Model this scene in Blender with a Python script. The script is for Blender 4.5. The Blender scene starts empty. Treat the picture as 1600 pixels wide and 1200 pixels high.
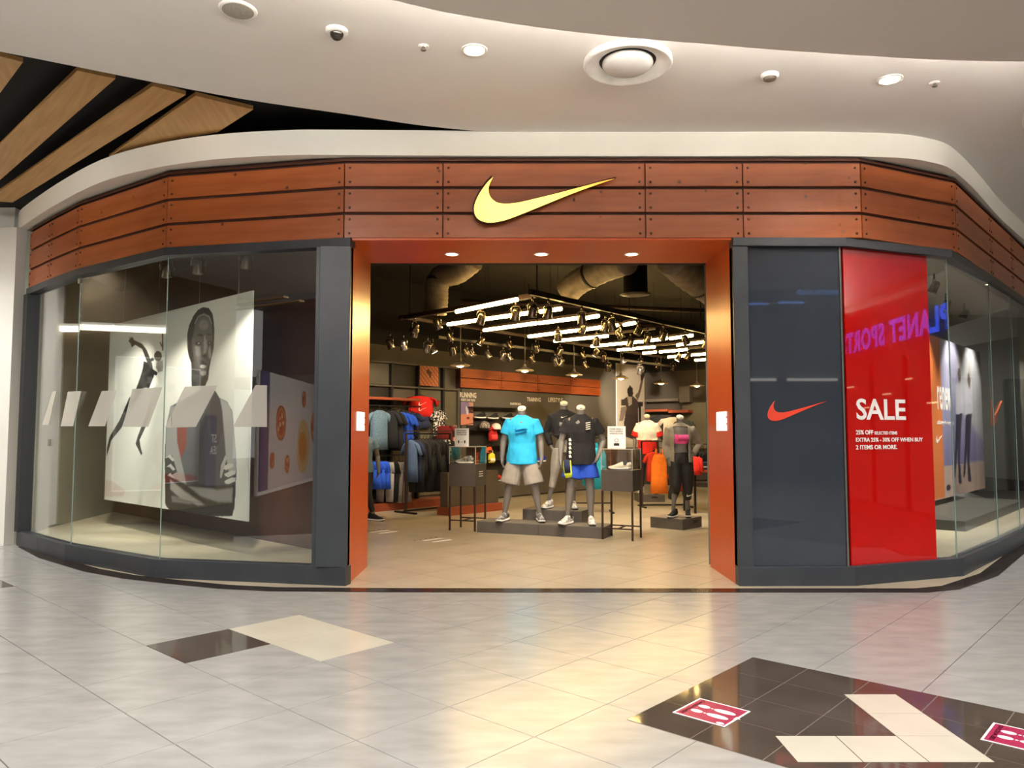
import bpy, bmesh, math, random
import numpy as np
from mathutils import Vector, Matrix, noise
random.seed(7)
SC = bpy.context.scene
COL = SC.collection
PI = math.pi
# ------------------------------------------------------------------ camera
CAM_F, CAM_P, EYE = 1190.0, math.atan(76/1190.0), 1.5
cd = bpy.data.cameras.new('camera'); cam = bpy.data.objects.new('camera', cd); COL.objects.link(cam)
cam.location = (0, 0, EYE); cam.rotation_euler = (PI/2+CAM_P, 0, 0)
cd.sensor_width = 36; cd.lens = 36*CAM_F/1600.0; cd.clip_start = .05; cd.clip_end = 200
SC.camera = cam
# ------------------------------------------------------------------ world, exposure
W = bpy.data.worlds.new('world'); SC.world = W; W.use_nodes = True
W.node_tree.nodes['Background'].inputs[0].default_value = (1.0, .97, .93, 1)
W.node_tree.nodes['Background'].inputs[1].default_value = .8
SC.view_settings.view_transform = 'Standard'; SC.view_settings.look = 'None'
SC.view_settings.gamma = 1; SC.view_settings.use_curve_mapping = False
SC.view_settings.exposure = 0.0
SC.cycles.max_bounces = 10; SC.cycles.transparent_max_bounces = 16

def lamp(name, kind, loc, energy, color=(1, .86, .68), size=.2, rot=(0, 0, 0), spot=None, blend=.6, size_y=None):
    l = bpy.data.lights.new(name, kind); l.energy = energy; l.color = color
    if kind == 'AREA':
        l.size = size
        if size_y: l.shape = 'RECTANGLE'; l.size_y = size_y
    elif kind == 'SPOT':
        l.shadow_soft_size = size; l.spot_size = math.radians(spot or 70); l.spot_blend = blend
    else: l.shadow_soft_size = size
    o = bpy.data.objects.new(name, l); o.location = loc; o.rotation_euler = rot; COL.objects.link(o); return o
def aim(o, tgt):
    d = Vector(tgt)-o.location; o.rotation_euler = d.to_track_quat('-Z', 'Y').to_euler()

WARM = (1, .98, .95)
# recessed mall downlights (two in view, the rest of the grid behind and beside the camera), with added fill lamps among them
for x, y in [(-.30, 5.90), (3.27, 6.41), (-3.0, 4.6), (6.2, 6.9)]:
    lamp('mall_downlight_lamp', 'SPOT', (x, y, 4.50), 170, WARM, .06, (0, 0, 0), 135, .9)
for x, y, e in [(8.6, 7.2, 420), (10.5, 9.0, 420), (7.6, 4.0, 260), (-6.2, 6.2, 300), (-7.4, 8.4, 300)]:  # added fill lamps out of view, brighten the floor and walls at the sides
    lamp('mall_downlight_lamp', 'SPOT', (x, y, 4.45), e, WARM, .06, (0, 0, 0), 140, .9)
for x, y in [(-1.5, 2.6), (1.5, 2.6), (-4.5, 1.5), (4.8, 2.6), (-1.5, 1.0), (1.5, 1.0), (5.2, 1.0), (8.5, 2.6), (8.5, 1.0), (11.2, 4.2)]:
    lamp('mall_downlight_lamp', 'SPOT', (x, y, 4.24), 62, WARM, .06, (0, 0, 0), 150, .9)
for x, y in [(-7.5, 2.5), (-7.8, 6.5), (-8.6, 9.6), (-9, 1.2)]:
    lamp('mall_downlight_lamp', 'SPOT', (x, y, 4.45), 220, WARM, .06, (0, 0, 0), 140, .9)
for x, y, z, tx, ty, tz, e, an_ in [(-3.2, 2.2, 4.15, -3.6, 8.0, 3.8, 260, 70), (-6.2, 4.6, 4.3, -5.9, 9.6, 3.6, 170, 70), (-7.0, 6.6, 4.3, -7.0, 10.3, 1.8, 260, 70)]:
    aim(lamp('mall_fill_lamp', 'SPOT', (x, y, z), e, WARM, .06, spot=an_, blend=.9), (tx, ty, tz))  # added without fixtures to brighten the left fascia and white wall
lamp('hoarding_fill_lamp', 'SPOT', (-9.0, -4.6, 4.2), 420, WARM, .06, (0, 0, 0), 130, .9)  # added lamp with no fixture, only there to light the hoarding
# added area lamp over the atrium, tilted to light the facade from the front
lamp('atrium_fill_lamp', 'AREA', (1.5, -6.5, 8.0), 3600, (1, .97, .93), 7.0, (math.radians(50), 0, 0))

# ------------------------------------------------------------------ pixel helpers: a photo pixel becomes a point on a plane of the place
def ray(px, py):
    u = (px-800)/CAM_F; v = (600-py)/CAM_F
    return Vector((u, math.cos(CAM_P)-v*math.sin(CAM_P), math.sin(CAM_P)+v*math.cos(CAM_P)))
def G(px, py, z=0.0):
    d = ray(px, py); t = (z-EYE)/d.z; return Vector((0, 0, EYE))+d*t
def PY(px, py, Y):
    d = ray(px, py); return Vector((0, 0, EYE))+d*(Y/d.y)
def on_plane(px, py, p0, n):
    d = ray(px, py); o = Vector((0, 0, EYE)); n = Vector(n)
    return o+d*((Vector(p0)-o).dot(n)/d.dot(n))

# ------------------------------------------------------------------ materials (all procedural)
def lin(c):
    r = []
    for v in c[:3]:
        v /= 255.0
        r.append(v/12.92 if v <= .04045 else ((v+.055)/1.055)**2.4)
    return (*r, 1)
MATS = {}
def pm(name, c1, c2=None, scale=6, rough=.5, metal=0, bump=0, stretch=(1, 1, 1), detail=4, coat=0, spec=.5, coords='obj', bscale=None, contrast=(.3, .7)):
    if name in MATS: return MATS[name]
    m = bpy.data.materials.new(name); m.use_nodes = True; MATS[name] = m
    nt = m.node_tree; n = nt.nodes; b = n['Principled BSDF']; L = nt.links.new
    b.inputs['Roughness'].default_value = rough; b.inputs['Metallic'].default_value = metal
    b.inputs['Specular IOR Level'].default_value = spec
    if coat: b.inputs['Coat Weight'].default_value = coat; b.inputs['Coat Roughness'].default_value = .06
    if c2 is None: c2 = tuple(min(255, v*1.08+2) for v in c1)
    if coords == 'obj':
        tc = n.new('ShaderNodeTexCoord'); out = tc.outputs['Object']
    else:
        tc = n.new('ShaderNodeNewGeometry'); out = tc.outputs['Position']
    mp = n.new('ShaderNodeMapping'); mp.inputs['Scale'].default_value = stretch; L(out, mp.inputs[0])
    nz = n.new('ShaderNodeTexNoise'); nz.inputs['Scale'].default_value = scale; nz.inputs['Detail'].default_value = detail; L(mp.outputs[0], nz.inputs['Vector'])
    cr = n.new('ShaderNodeValToRGB'); cr.color_ramp.elements[0].color = lin(c1); cr.color_ramp.elements[1].color = lin(c2)
    cr.color_ramp.elements[0].position = contrast[0]; cr.color_ramp.elements[1].position = contrast[1]
    L(nz.outputs['Fac'], cr.inputs[0]); L(cr.outputs[0], b.inputs['Base Color'])
    if bump:
        n2 = n.new('ShaderNodeTexNoise'); n2.inputs['Scale'].default_value = bscale or scale*4; n2.inputs['Detail'].default_value = 5; L(mp.outputs[0], n2.inputs['Vector'])
        bp = n.new('ShaderNodeBump'); bp.inputs['Strength'].default_value = bump; bp.inputs['Distance'].default_value = .01
        L(n2.outputs['Fac'], bp.inputs['Height']); L(bp.outputs[0], b.inputs['Normal'])
    return m
def em(name, c, s, base=None):
    if name in MATS: return MATS[name]
    m = bpy.data.materials.new(name); m.use_nodes = True; MATS[name] = m
    b = m.node_tree.nodes['Principled BSDF']; b.inputs['Base Color'].default_value = lin(base or c)
    b.inputs['Emission Color'].default_value = lin(c); b.inputs['Emission Strength'].default_value = s; b.inputs['Roughness'].default_value = .3
    return m
def vcol(name, rough=.35, spec=.4):
    if name in MATS: return MATS[name]
    m = bpy.data.materials.new(name); m.use_nodes = True; MATS[name] = m
    n = m.node_tree.nodes; b = n['Principled BSDF']; b.inputs['Roughness'].default_value = rough; b.inputs['Specular IOR Level'].default_value = spec
    a = n.new('ShaderNodeVertexColor'); a.layer_name = 'print'; m.node_tree.links.new(a.outputs[0], b.inputs['Base Color']); return m
def glass_mat(name, f0=.06, tint=(.93, .96, .95), extra=0.0):
    if name in MATS: return MATS[name]
    m = bpy.data.materials.new(name); m.use_nodes = True; MATS[name] = m
    nt = m.node_tree; n = nt.nodes; L = nt.links.new; n.remove(n['Principled BSDF'])
    g = n.new('ShaderNodeNewGeometry'); d = n.new('ShaderNodeVectorMath'); d.operation = 'DOT_PRODUCT'; L(g.outputs['Incoming'], d.inputs[0]); L(g.outputs['Normal'], d.inputs[1])
    a = n.new('ShaderNodeMath'); a.operation = 'ABSOLUTE'; L(d.outputs['Value'], a.inputs[0])
    s = n.new('ShaderNodeMath'); s.operation = 'SUBTRACT'; s.inputs[0].default_value = 1; L(a.outputs[0], s.inputs[1])
    p = n.new('ShaderNodeMath'); p.operation = 'POWER'; p.inputs[1].default_value = 5; L(s.outputs[0], p.inputs[0])
    q = n.new('ShaderNodeMath'); q.operation = 'MULTIPLY_ADD'; q.inputs[1].default_value = 1-f0; q.inputs[2].default_value = f0; L(p.outputs[0], q.inputs[0])
    t = n.new('ShaderNodeBsdfTransparent'); t.inputs[0].default_value = (*tint, 1)
    gl = n.new('ShaderNodeBsdfGlossy'); gl.inputs['Roughness'].default_value = 0.0; gl.inputs[0].default_value = (1, 1, 1, 1)
    mx = n.new('ShaderNodeMixShader'); L(q.outputs[0], mx.inputs[0]); L(t.outputs[0], mx.inputs[1]); L(gl.outputs[0], mx.inputs[2])
    L(mx.outputs[0], n['Material Output'].inputs[0]); return m
def frost_mat():
    m = bpy.data.materials.new('frosted vinyl'); m.use_nodes = True; nt = m.node_tree; n = nt.nodes; L = nt.links.new; b = n['Principled BSDF']
    b.inputs['Base Color'].default_value = lin((226, 222, 214)); b.inputs['Roughness'].default_value = .6
    t = n.new('ShaderNodeBsdfTransparent'); tl = n.new('ShaderNodeBsdfTranslucent'); tl.inputs[0].default_value = lin((225, 220, 208))
    m1 = n.new('ShaderNodeMixShader'); m1.inputs[0].default_value = .5; L(b.outputs[0], m1.inputs[1]); L(tl.outputs[0], m1.inputs[2])
    mx = n.new('ShaderNodeMixShader'); mx.inputs[0].default_value = .66; L(t.outputs[0], mx.inputs[1]); L(m1.outputs[0], mx.inputs[2]); L(mx.outputs[0], n['Material Output'].inputs[0]); return m

M_TILE = pm('mall tile', (143, 141, 137), (163, 161, 156), 5.0, .22, coords='pos', detail=10, stretch=(.7, 1.8, 1), contrast=(.25, .75), spec=.55)
M_TILE_IN = pm('shop floor stone', (168, 154, 130), (188, 174, 150), 2.0, .28, coords='pos', detail=8, contrast=(.3, .7))
M_GROUT = pm('grout', (58, 52, 45), rough=.8)
M_DARKTILE = pm('dark tile', (66, 56, 48), (78, 67, 59), 3, .07, coords='pos', spec=.55)
M_CREAM = pm('cream tile', (186, 180, 163), (194, 188, 172), 3, .2, coords='pos')
M_STRIP = pm('dark marble strip', (38, 28, 22), (66, 52, 42), 7, .18, coords='pos', contrast=(.45, .8))
M_DGROUT = pm('dark tile joint', (104, 92, 80), rough=.7)
M_CEIL = pm('ceiling plaster', (230, 225, 218), (234, 230, 224), 1.2, .75, coords='pos')
M_CEIL2 = pm('lower ceiling plaster', (224, 219, 211), (229, 224, 217), 1.2, .75, coords='pos')
M_BAND = pm('bulkhead plaster', (236, 231, 218), (240, 236, 224), 1.2, .7, coords='pos')
M_BLACKC = pm('black ceiling void', (14, 13, 14), (20, 18, 18), 3, .8)
M_SLAT = pm('oak slat', (188, 142, 84), (216, 172, 112), 2.5, .55, stretch=(.6, 7, 7), detail=6, coords='obj', contrast=(.25, .75))
M_PLANK = pm('stained cedar plank', (142, 70, 28), (172, 93, 46), 2.2, .36, stretch=(.8, 6, 6), detail=6, coords='obj', bump=.08, contrast=(.25, .75))
_nt = M_PLANK.node_tree; _b = _nt.nodes['Principled BSDF']; _src = _b.inputs['Base Color'].links[0].from_socket
_g = _nt.nodes.new('ShaderNodeNewGeometry'); _v = _nt.nodes.new('ShaderNodeTexVoronoi'); _v.inputs['Scale'].default_value = 4.2; _nt.links.new(_g.outputs['Position'], _v.inputs['Vector'])
_r = _nt.nodes.new('ShaderNodeValToRGB'); _r.color_ramp.elements[0].position = .045; _r.color_ramp.elements[0].color = (1, 1, 1, 1); _r.color_ramp.elements[1].position = .10; _r.color_ramp.elements[1].color = (0, 0, 0, 1); _nt.links.new(_v.outputs['Distance'], _r.inputs[0])
_m = _nt.nodes.new('ShaderNodeMixRGB'); _nt.links.new(_r.outputs[0], _m.inputs[0]); _nt.links.new(_src, _m.inputs[1]); _m.inputs[2].default_value = lin((84, 36, 14)); _nt.links.new(_m.outputs[0], _b.inputs['Base Color'])
M_BOLT = pm('dark bolt', (74, 38, 22), rough=.45, metal=.4)
M_BACK = pm('plank joint backing', (56, 24, 12), rough=.8)
M_ORANGE = pm('orange portal lacquer', (192, 72, 6), (200, 80, 10), 2, .30, stretch=(1, 1, .3))
M_SLATE = pm('slate frame paint', (43, 47, 52), (50, 54, 58), 4, .42)
M_SLATE_D = pm('dark frame edge', (30, 31, 32), rough=.5)
M_GLASS = glass_mat('shop glass', .085)
M_VITRINE = glass_mat('vitrine acrylic', .045, (.97, .97, .95))
M_GEDGE = pm('glass joint', (120, 138, 130), rough=.2)
M_FROST = frost_mat()
M_BLACKP = pm('black back-painted glass', (50, 55, 62), (54, 59, 66), 2, .02, spec=.75)
M_REDP = pm('red vinyl on glass', (176, 12, 7), (184, 16, 9), 2, .015, spec=.75)
M_REDSW = pm('red print', (214, 60, 34), rough=.35)
M_WHITEP = pm('white print', (236, 228, 222), rough=.5)
M_WALLW = pm('white wall', (214, 210, 200), (220, 216, 207), 2, .6)
M_METAL = pm('brushed metal', (150, 146, 138), rough=.3, metal=.9)
M_IWALL = pm('shop wall paint', (92, 84, 72), (100, 92, 79), 1.5, .7, coords='pos')
M_ICEIL = pm('shop black ceiling', (22, 19, 17), (28, 25, 22), 2, .85)
M_BLACKM = pm('black metal', (28, 25, 24), rough=.42, metal=.3)
M_SPOTM = pm('spotlight metal', (120, 110, 98), rough=.22, metal=.85)
M_BROWNM = pm('dark brown metal', (52, 34, 28), rough=.45, metal=.2)
M_FIX = pm('fixture grey', (84, 76, 66), (92, 84, 74), 3, .5)
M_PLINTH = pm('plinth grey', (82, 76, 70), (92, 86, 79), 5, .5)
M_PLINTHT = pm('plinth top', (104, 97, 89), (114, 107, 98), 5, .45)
M_ORBASE = pm('orange-brown base board', (138, 62, 34), (156, 76, 44), 3, .5, stretch=(1, 5, 5))
M_DUCT = pm('flexible duct', (118, 106, 90), (142, 130, 112), 9, .5, metal=.25, bump=.5)
M_TUBE = em('tube light', (255, 212, 130), 46)
M_LENS = em('downlight lens', (255, 226, 178), 20)
M_SPOTLENS = em('spot lens', (255, 235, 200), 9)
M_BULB = em('pendant bulb', (255, 232, 176), 22)
M_SWOOSH = em('lit sign face', (255, 212, 70), 2.6)
_n = M_SWOOSH.node_tree.nodes; _L = M_SWOOSH.node_tree.links.new; _tc = _n.new('ShaderNodeTexCoord'); _mp = _n.new('ShaderNodeMapping'); _mp.inputs['Location'].default_value = (.28, 0, .08); _mp.inputs['Scale'].default_value = (1.05, 1.0, 1.6)
_g = _n.new('ShaderNodeTexGradient'); _g.gradient_type = 'SPHERICAL'; _cr = _n.new('ShaderNodeValToRGB'); _cr.color_ramp.elements[0].color = (1.0, .42, .05, 1); _cr.color_ramp.elements[1].color = (2.0, 1.5, .34, 1); _cr.color_ramp.elements[0].position = .0; _cr.color_ramp.elements[1].position = .7
_L(_tc.outputs['Object'], _mp.inputs[0]); _L(_mp.outputs[0], _g.inputs[0]); _L(_g.outputs['Fac'], _cr.inputs[0]); _L(_cr.outputs[0], _n['Principled BSDF'].inputs['Emission Color']); _n['Principled BSDF'].inputs['Emission Strength'].default_value = 1.0
M_COVE = em('cove strip', (255, 248, 238), 150)
M_EMPANEL = em('emissive white panel', (255, 250, 244), .9)  # brightness of the white jamb panels is set by material emission
M_BLUE = em('blue lit letters', (60, 90, 255), 3.0)
M_SKIN = pm('mannequin grey', (112, 106, 100), (120, 114, 108), 3, .45)
M_CAP = pm('neck cap cream', (214, 204, 186), rough=.4)
M_WHITE = pm('white plastic', (232, 230, 224), rough=.4)
def fab(name, c, r=.85, b=.25, k=1.12): return pm(name, c, tuple(min(255, v*k+3) for v in c), 9, r, bump=b, bscale=60)

# ------------------------------------------------------------------ mesh building
class MB:
    def __init__(s): s.v, s.f, s.m = [], [], []
    def add(s, vs, fs, mi=0):
        o = len(s.v); s.v += [tuple(v) for v in vs]; s.f += [[i+o for i in f] for f in fs]; s.m += [mi]*len(fs); return s
    def box(s, c, d, rz=0, mi=0, M=None):
        x, y, z = d[0]/2, d[1]/2, d[2]/2; R = Matrix.Rotation(rz, 3, 'Z') if M is None else M; c = Vector(c)
        vs = [c+R@Vector((a*x, b*y, e*z)) for a in (-1, 1) for b in (-1, 1) for e in (-1, 1)]
        return s.add(vs, [(0, 1, 3, 2), (4, 6, 7, 5), (0, 4, 5, 1), (2, 3, 7, 6), (0, 2, 6, 4), (1, 5, 7, 3)], mi)
    def prism(s, poly, z0, z1, mi=0):      # polygon in XY, extruded in Z
        n = len(poly); A = sum(poly[i][0]*poly[(i+1) % n][1]-poly[(i+1) % n][0]*poly[i][1] for i in range(n))
        if A < 0: poly = poly[::-1]
        vs = [(p[0], p[1], z0) for p in poly]+[(p[0], p[1], z1) for p in poly]
        return s.add(vs, [list(range(n))[::-1], list(range(n, 2*n))]+[(i, (i+1) % n, n+(i+1) % n, n+i) for i in range(n)], mi)
    def vprism(s, poly, y0, y1, mi=0):     # polygon in XZ (seen from -Y), extruded in Y
        o = len(s.v); s.prism(poly, y0, y1, mi)
        for i in range(o, len(s.v)):
            x, z, y = s.v[i]; s.v[i] = (x, y, z)
        s.f[-(len(poly)+2):] = [f[::-1] for f in s.f[-(len(poly)+2):]]; return s
    def tube(s, pts, r, n=8, mi=0, caps=True):
        rings = [(p[0], p[1], p[2], (r if not isinstance(r, (list, tuple)) else r[i]), (r if not isinstance(r, (list, tuple)) else r[i])) for i, p in enumerate(pts)]
        return s.sweep(rings, n, mi, caps)
    def sweep(s, rings, n=12, mi=0, caps=True, mod=None):
        P = [Vector(r[:3]) for r in rings]; vs, fs = [], []
        for i, p in enumerate(P):
            t = (P[min(i+1, len(P)-1)]-P[max(i-1, 0)]).normalized()
            ref = Vector((1, 0, 0)) if abs(t.x) < .85 else Vector((0, 1, 0))
            a = (ref-t*ref.dot(t)).normalized(); b = t.cross(a)
            for k in range(n):
                th = 2*PI*k/n; q = 1 if mod is None else mod(th, i/(max(1, len(P)-1)))
                vs.append(p+(a*math.cos(th)*rings[i][3]+b*math.sin(th)*rings[i][4])*q)
        for i in range(len(P)-1):
            for k in range(n): fs.append((i*n+k, i*n+(k+1) % n, (i+1)*n+(k+1) % n, (i+1)*n+k))
        if caps: fs += [list(range(n))[::-1], [(len(P)-1)*n+k for k in range(n)]]
        return s.add(vs, fs, mi)
    def lathe(s, prof, c=(0, 0, 0), n=24, mi=0):     # profile (r, z), closed where r is 0
        vs, fs, rows = [], [], []
        for r, z in prof:
            if r < 1e-6: rows.append([len(vs)]); vs.append((c[0], c[1], c[2]+z))
            else:
                rows.append(list(range(len(vs), len(vs)+n))); vs += [(c[0]+r*math.cos(2*PI*k/n), c[1]+r*math.sin(2*PI*k/n), c[2]+z) for k in range(n)]
        for A, B in zip(rows, rows[1:]):
            for k in range(n):
                a, b, d, e = A[k % len(A)], A[(k+1) % len(A)], B[(k+1) % len(B)], B[k % len(B)]
                q = []
                for i in (a, b, d, e):
                    if i not in q: q.append(i)
                if len(q) > 2: fs.append(q)
        return s.add(vs, fs, mi)
    def xf(s, M, start=0):
        for i in range(start, len(s.v)): s.v[i] = tuple(M@Vector(s.v[i]))
        return s
    def mesh(s, name, mats, smooth=False):
        me = bpy.data.meshes.new(name); me.from_pydata(s.v, [], s.f)
        for m in (mats if isinstance(mats, (list, tuple)) else [mats]): me.materials.append(m)
        me.polygons.foreach_set('material_index', s.m)
        if smooth: me.polygons.foreach_set('use_smooth', [True]*len(s.f))
        me.update(); return me
    def build(s, name, mats, parent=None, smooth=False, bevel=0):
        o = bpy.data.objects.new(name, s.mesh(name, mats, smooth)); COL.objects.link(o)
        if parent: o.parent = parent
        if bevel:
            b = o.modifiers.new('bevel', 'BEVEL'); b.width = bevel; b.segments = 2; b.limit_method = 'ANGLE'
        return o
ORD = ['first', 'second', 'third', 'fourth', 'fifth', 'sixth', 'seventh', 'eighth', 'ninth', 'tenth', 'eleventh', 'twelfth', 'thirteenth', 'fourteenth', 'fifteenth', 'sixteenth']
def tag(o, label, cat, group=None, kind=None):
    o['label'] = label; o['category'] = cat
    if group: o['group'] = group
    if kind: o['kind'] = kind
    return o
def thing(name, label, cat, loc=(0, 0, 0), rz=0, group=None):
    o = bpy.data.objects.new(name, None); COL.objects.link(o); o.location = loc; o.rotation_euler = (0, 0, rz); o.empty_display_size = .1
    return tag(o, label, cat, group)
def struct(name, loc=(0, 0, 0), rz=0):
    o = bpy.data.objects.new(name, None); COL.objects.link(o); o.location = loc; o.rotation_euler = (0, 0, rz); o['kind'] = 'structure'; return o
def S(o): o['kind'] = 'structure'; return o
def dup(root, loc=None, rz=None, label=None, group=None, swap=None):
    r = root.copy(); COL.objects.link(r)
    if loc is not None: r.location = loc
    if rz is not None: r.rotation_euler = (0, 0, rz)
    if label: r['label'] = label
    if group: r['group'] = group
    for ch in list(root.children):
        c = ch.copy(); COL.objects.link(c); c.parent = r
        for g in list(ch.children):
            d = g.copy(); COL.objects.link(d); d.parent = c
    return r
def part_mesh(name, me, parent, loc=(0, 0, 0), rot=(0, 0, 0), scale=None):
    o = bpy.data.objects.new(name, me); COL.objects.link(o); o.parent = parent; o.location = loc; o.rotation_euler = rot
    if scale: o.scale = scale
    return o
TMP = bpy.data.scenes.new('workbench')          # an empty bench scene, so that modifiers and letters are evaluated without touching the big one
def evaluated(o):
    TMP.collection.objects.link(o); vl = TMP.view_layers[0]; vl.update(); dg = vl.depsgraph
    return bpy.data.meshes.new_from_object(o.evaluated_get(dg), depsgraph=dg)
def text_mesh(body, size, mat, extr=.002, bold=0.0, sx=1.0, align='LEFT', space=1.0):
    c = bpy.data.curves.new('txt', 'FONT'); c.body = body; c.size = size; c.extrude = extr; c.offset = bold; c.align_x = align; c.space_character = space; c.resolution_u = 3
    o = bpy.data.objects.new('txt', c); me = evaluated(o); bpy.data.objects.remove(o); bpy.data.curves.remove(c)
    me.materials.clear(); me.materials.append(mat)
    for v in me.vertices: v.co = (v.co.x*sx, -v.co.z, v.co.y)      # stands up in XZ, read from -Y
    return me
def text(name, body, size, mat, parent, loc, rot=(0, 0, 0), **k):
    return part_mesh(name, text_mesh(body, size, mat, **k), parent, loc, rot)
def blob(name, chains, mat, parent, voxel=.009, smooth=4, disp=None, n=14, keep=None):
    mb = MB()
    for ch in chains: mb.sweep(ch, n)
    me = mb.mesh('tmp', mat); o = bpy.data.objects.new('tmp', me)
    r = o.modifiers.new('r', 'REMESH'); r.mode = 'VOXEL'; r.voxel_size = voxel
    s = o.modifiers.new('s', 'SMOOTH'); s.iterations = smooth; s.factor = .5
    out = evaluated(o); bpy.data.objects.remove(o); bpy.data.meshes.remove(me)
    if disp:
        n_ = len(out.vertices); co = np.empty(n_*3, np.float32); no = np.empty(n_*3, np.float32); out.vertices.foreach_get('co', co); out.vertex_normals.foreach_get('vector', no)
        k_ = np.array([disp(Vector(c)) for c in co.reshape(-1, 3)], np.float32)[:, None]; out.vertices.foreach_set('co', (co.reshape(-1, 3)+no.reshape(-1, 3)*k_).ravel())
    if keep:
        bm = bmesh.new(); bm.from_mesh(out); bmesh.ops.delete(bm, geom=[f for f in bm.faces if not keep(f.calc_center_median())], context='FACES'); bm.to_mesh(out); bm.free()
    out.materials.clear(); out.materials.append(mat)
    out.polygons.foreach_set('use_smooth', [True]*len(out.polygons)); out.update()
    ob = bpy.data.objects.new(name, out); out.name = name; COL.objects.link(ob); ob.parent = parent; return ob
def catmull(pts, k=6, closed=False):
    out = []; n = len(pts)
    for i in range(n if closed else n-1):
        g = lambda j: Vector(pts[j % n]) if closed else Vector(pts[max(0, min(n-1, j))])
        p0, p1, p2, p3 = g(i-1), g(i), g(i+1), g(i+2)
        for a in range(k):
            t = a/k; out.append(.5*((2*p1)+(p2-p0)*t+(2*p0-5*p1+4*p2-p3)*t*t+(3*p1-p0-3*p2+p3)*t**3))
    if not closed: out.append(Vector(pts[-1]))
    return out
def clip_convex(poly, hull):           # keep the part of poly inside a counter-clockwise convex hull
    out = list(poly)
    for i in range(len(hull)):
        a, b = hull[i], hull[(i+1) % len(hull)]; inp, out = out, []
        sd = lambda p: (b[0]-a[0])*(p[1]-a[1])-(b[1]-a[1])*(p[0]-a[0])
        for j in range(len(inp)):
            p, q = inp[j], inp[(j+1) % len(inp)]; sp, sq = sd(p), sd(q)
            if sp >= 0: out.append(p)
            if sp*sq < 0: t = sp/(sp-sq); out.append((p[0]+(q[0]-p[0])*t, p[1]+(q[1]-p[1])*t))
        if not out: return []
    return out
# check-mark sign outline, unit = its length
_sw = [(718, 728), (690, 758), (656, 812), (639, 860), (643, 898), (664, 922), (702, 932), (748, 927), (800, 911), (900, 869), (1000, 826), (1100, 785), (1237, 735)]
_sw2 = [(1237, 735), (1180, 748), (1100, 771), (1000, 799), (900, 825), (825, 843), (772, 848), (735, 842), (711, 822), (700, 795), (702, 765), (718, 728)]
_o = catmull(_sw, 4)[:-1]+catmull(_sw2, 4)[:-1]
SWOOSH = [((p.x-938)/599.0, -(p.y-832)/599.0) for p in _o]

def downlight(name, loc, r, label, group, power=0, spot=110):
    t = thing(name, label, 'downlight', loc, 0, group)
    MB().lathe([(r*1.25, 0), (r*1.25, -.006), (r, -.008), (r*.94, 0)], n=24).build('trim_ring', M_WHITE, t, True)
    MB().lathe([(r*.94, -.002), (r*.5, -.008), (0, -.010)], n=24).build('lens', M_LENS, t, True)
    if power: lamp(name+'_lamp', 'SPOT', (loc[0], loc[1], loc[2]-.03), power, (1, .82, .6), .05, (0, 0, 0), spot, .7)
    return t
# ------------------------------------------------------------------ plan of the place
TH = math.radians(47.7)
Bv = Vector((math.cos(TH), math.sin(TH), 0)); Av = Vector((-math.sin(TH), math.cos(TH), 0))
YF = 7.59
PLAN = [(-6.60, 10.30), (-5.95, 9.70), (-5.22, 9.06), (-3.68, 8.00), (-1.70, YF), (3.54, YF), (4.85, 8.20), (6.04, 9.49), (7.85, 11.45), (9.4, 13.1)]
WPLAN = PLAN[:5]+[(3.36, YF), (4.70, 8.09)]+PLAN[7:]      # the glazing line
Z_ST, Z_FB, Z_FT = .19, 3.46, 4.27        # sill top, fascia bottom, fascia top
PX0, PX1, PORT_D, PORT_Z = -1.62, 2.22, 8.63, 3.44
def seg_frame(a, b):
    a, b = Vector((*a[:2], 0)), Vector((*b[:2], 0)); d = b-a; return a, d.length, math.atan2(d.y, d.x), d.normalized()
def offset_poly(pts, off):             # shift an open plan polyline towards the mall (its right-hand side)
    out = []
    for i, p in enumerate(pts):
        n = Vector((0, 0))
        for j in (i-1, i):
            if 0 <= j < len(pts)-1:
                d = (Vector(pts[j+1])-Vector(pts[j])).normalized(); n += Vector((d.y, -d.x))
        n.normalize(); k = 1
        if 0 < i < len(pts)-1:
            d = (Vector(pts[i+1])-Vector(pts[i])).normalized(); k = 1/max(.5, n.dot(Vector((d.y, -d.x))))
        out.append(tuple(Vector(p)+n*off*k))
    return out
def ribbon(mb, outer, inner, z0, z1, mi=0):
    for i in range(len(outer)-1): mb.prism([outer[i], outer[i+1], inner[i+1], inner[i]], z0, z1, mi)
    return mb

# ---- floor of the mall: every tile in view is a piece
TS = .617
T0 = Vector((-2.13, 5.07, 0))
strip_px = [(28, 855), (60, 872), (130, 893), (190, 904), (260, 912), (340, 920), (420, 924), (600, 925.5), (800, 926), (1100, 926), (1400, 926), (1450, 926), (1500, 921), (1560, 900), (1600, 866)]
STRIP = [tuple(G(*q)[:2]) for q in strip_px]+[(8.6, 12.2)]
STRIP_IN = offset_poly(STRIP, -.17)
STRIP_IN[0] = (-6.44, 10.22)
fl = struct('floor')
MB().box((0, 0, -.06), (60, 60, .1)).build('screed', M_GROUT, fl)
hull = STRIP_IN+[(9.5, 14), (-6.6, 14)]
def edge_gap(i, j, cut=None):
    g = 0.003; c = [T0+Bv*TS*(i+a)+Av*TS*(j+b) for a, b in ((g/TS, g/TS), (1-g/TS, g/TS), (1-g/TS, 1-g/TS), (g/TS, 1-g/TS))]
    return [(p.x, p.y) for p in c]
tile_me = MB().prism([(0.003, 0.003), (TS-0.003, 0.003), (TS-0.003, TS-0.003), (0.003, TS-0.003)], -.01, 0).mesh('tile', M_TILE)
tile_dk = tile_me.copy(); tile_dk.materials[0] = M_DARKTILE
tile_cr = tile_me.copy(); tile_cr.materials[0] = M_CREAM
PATCH_C = Vector((1.61, 5.20, 0))
cells = []
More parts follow.
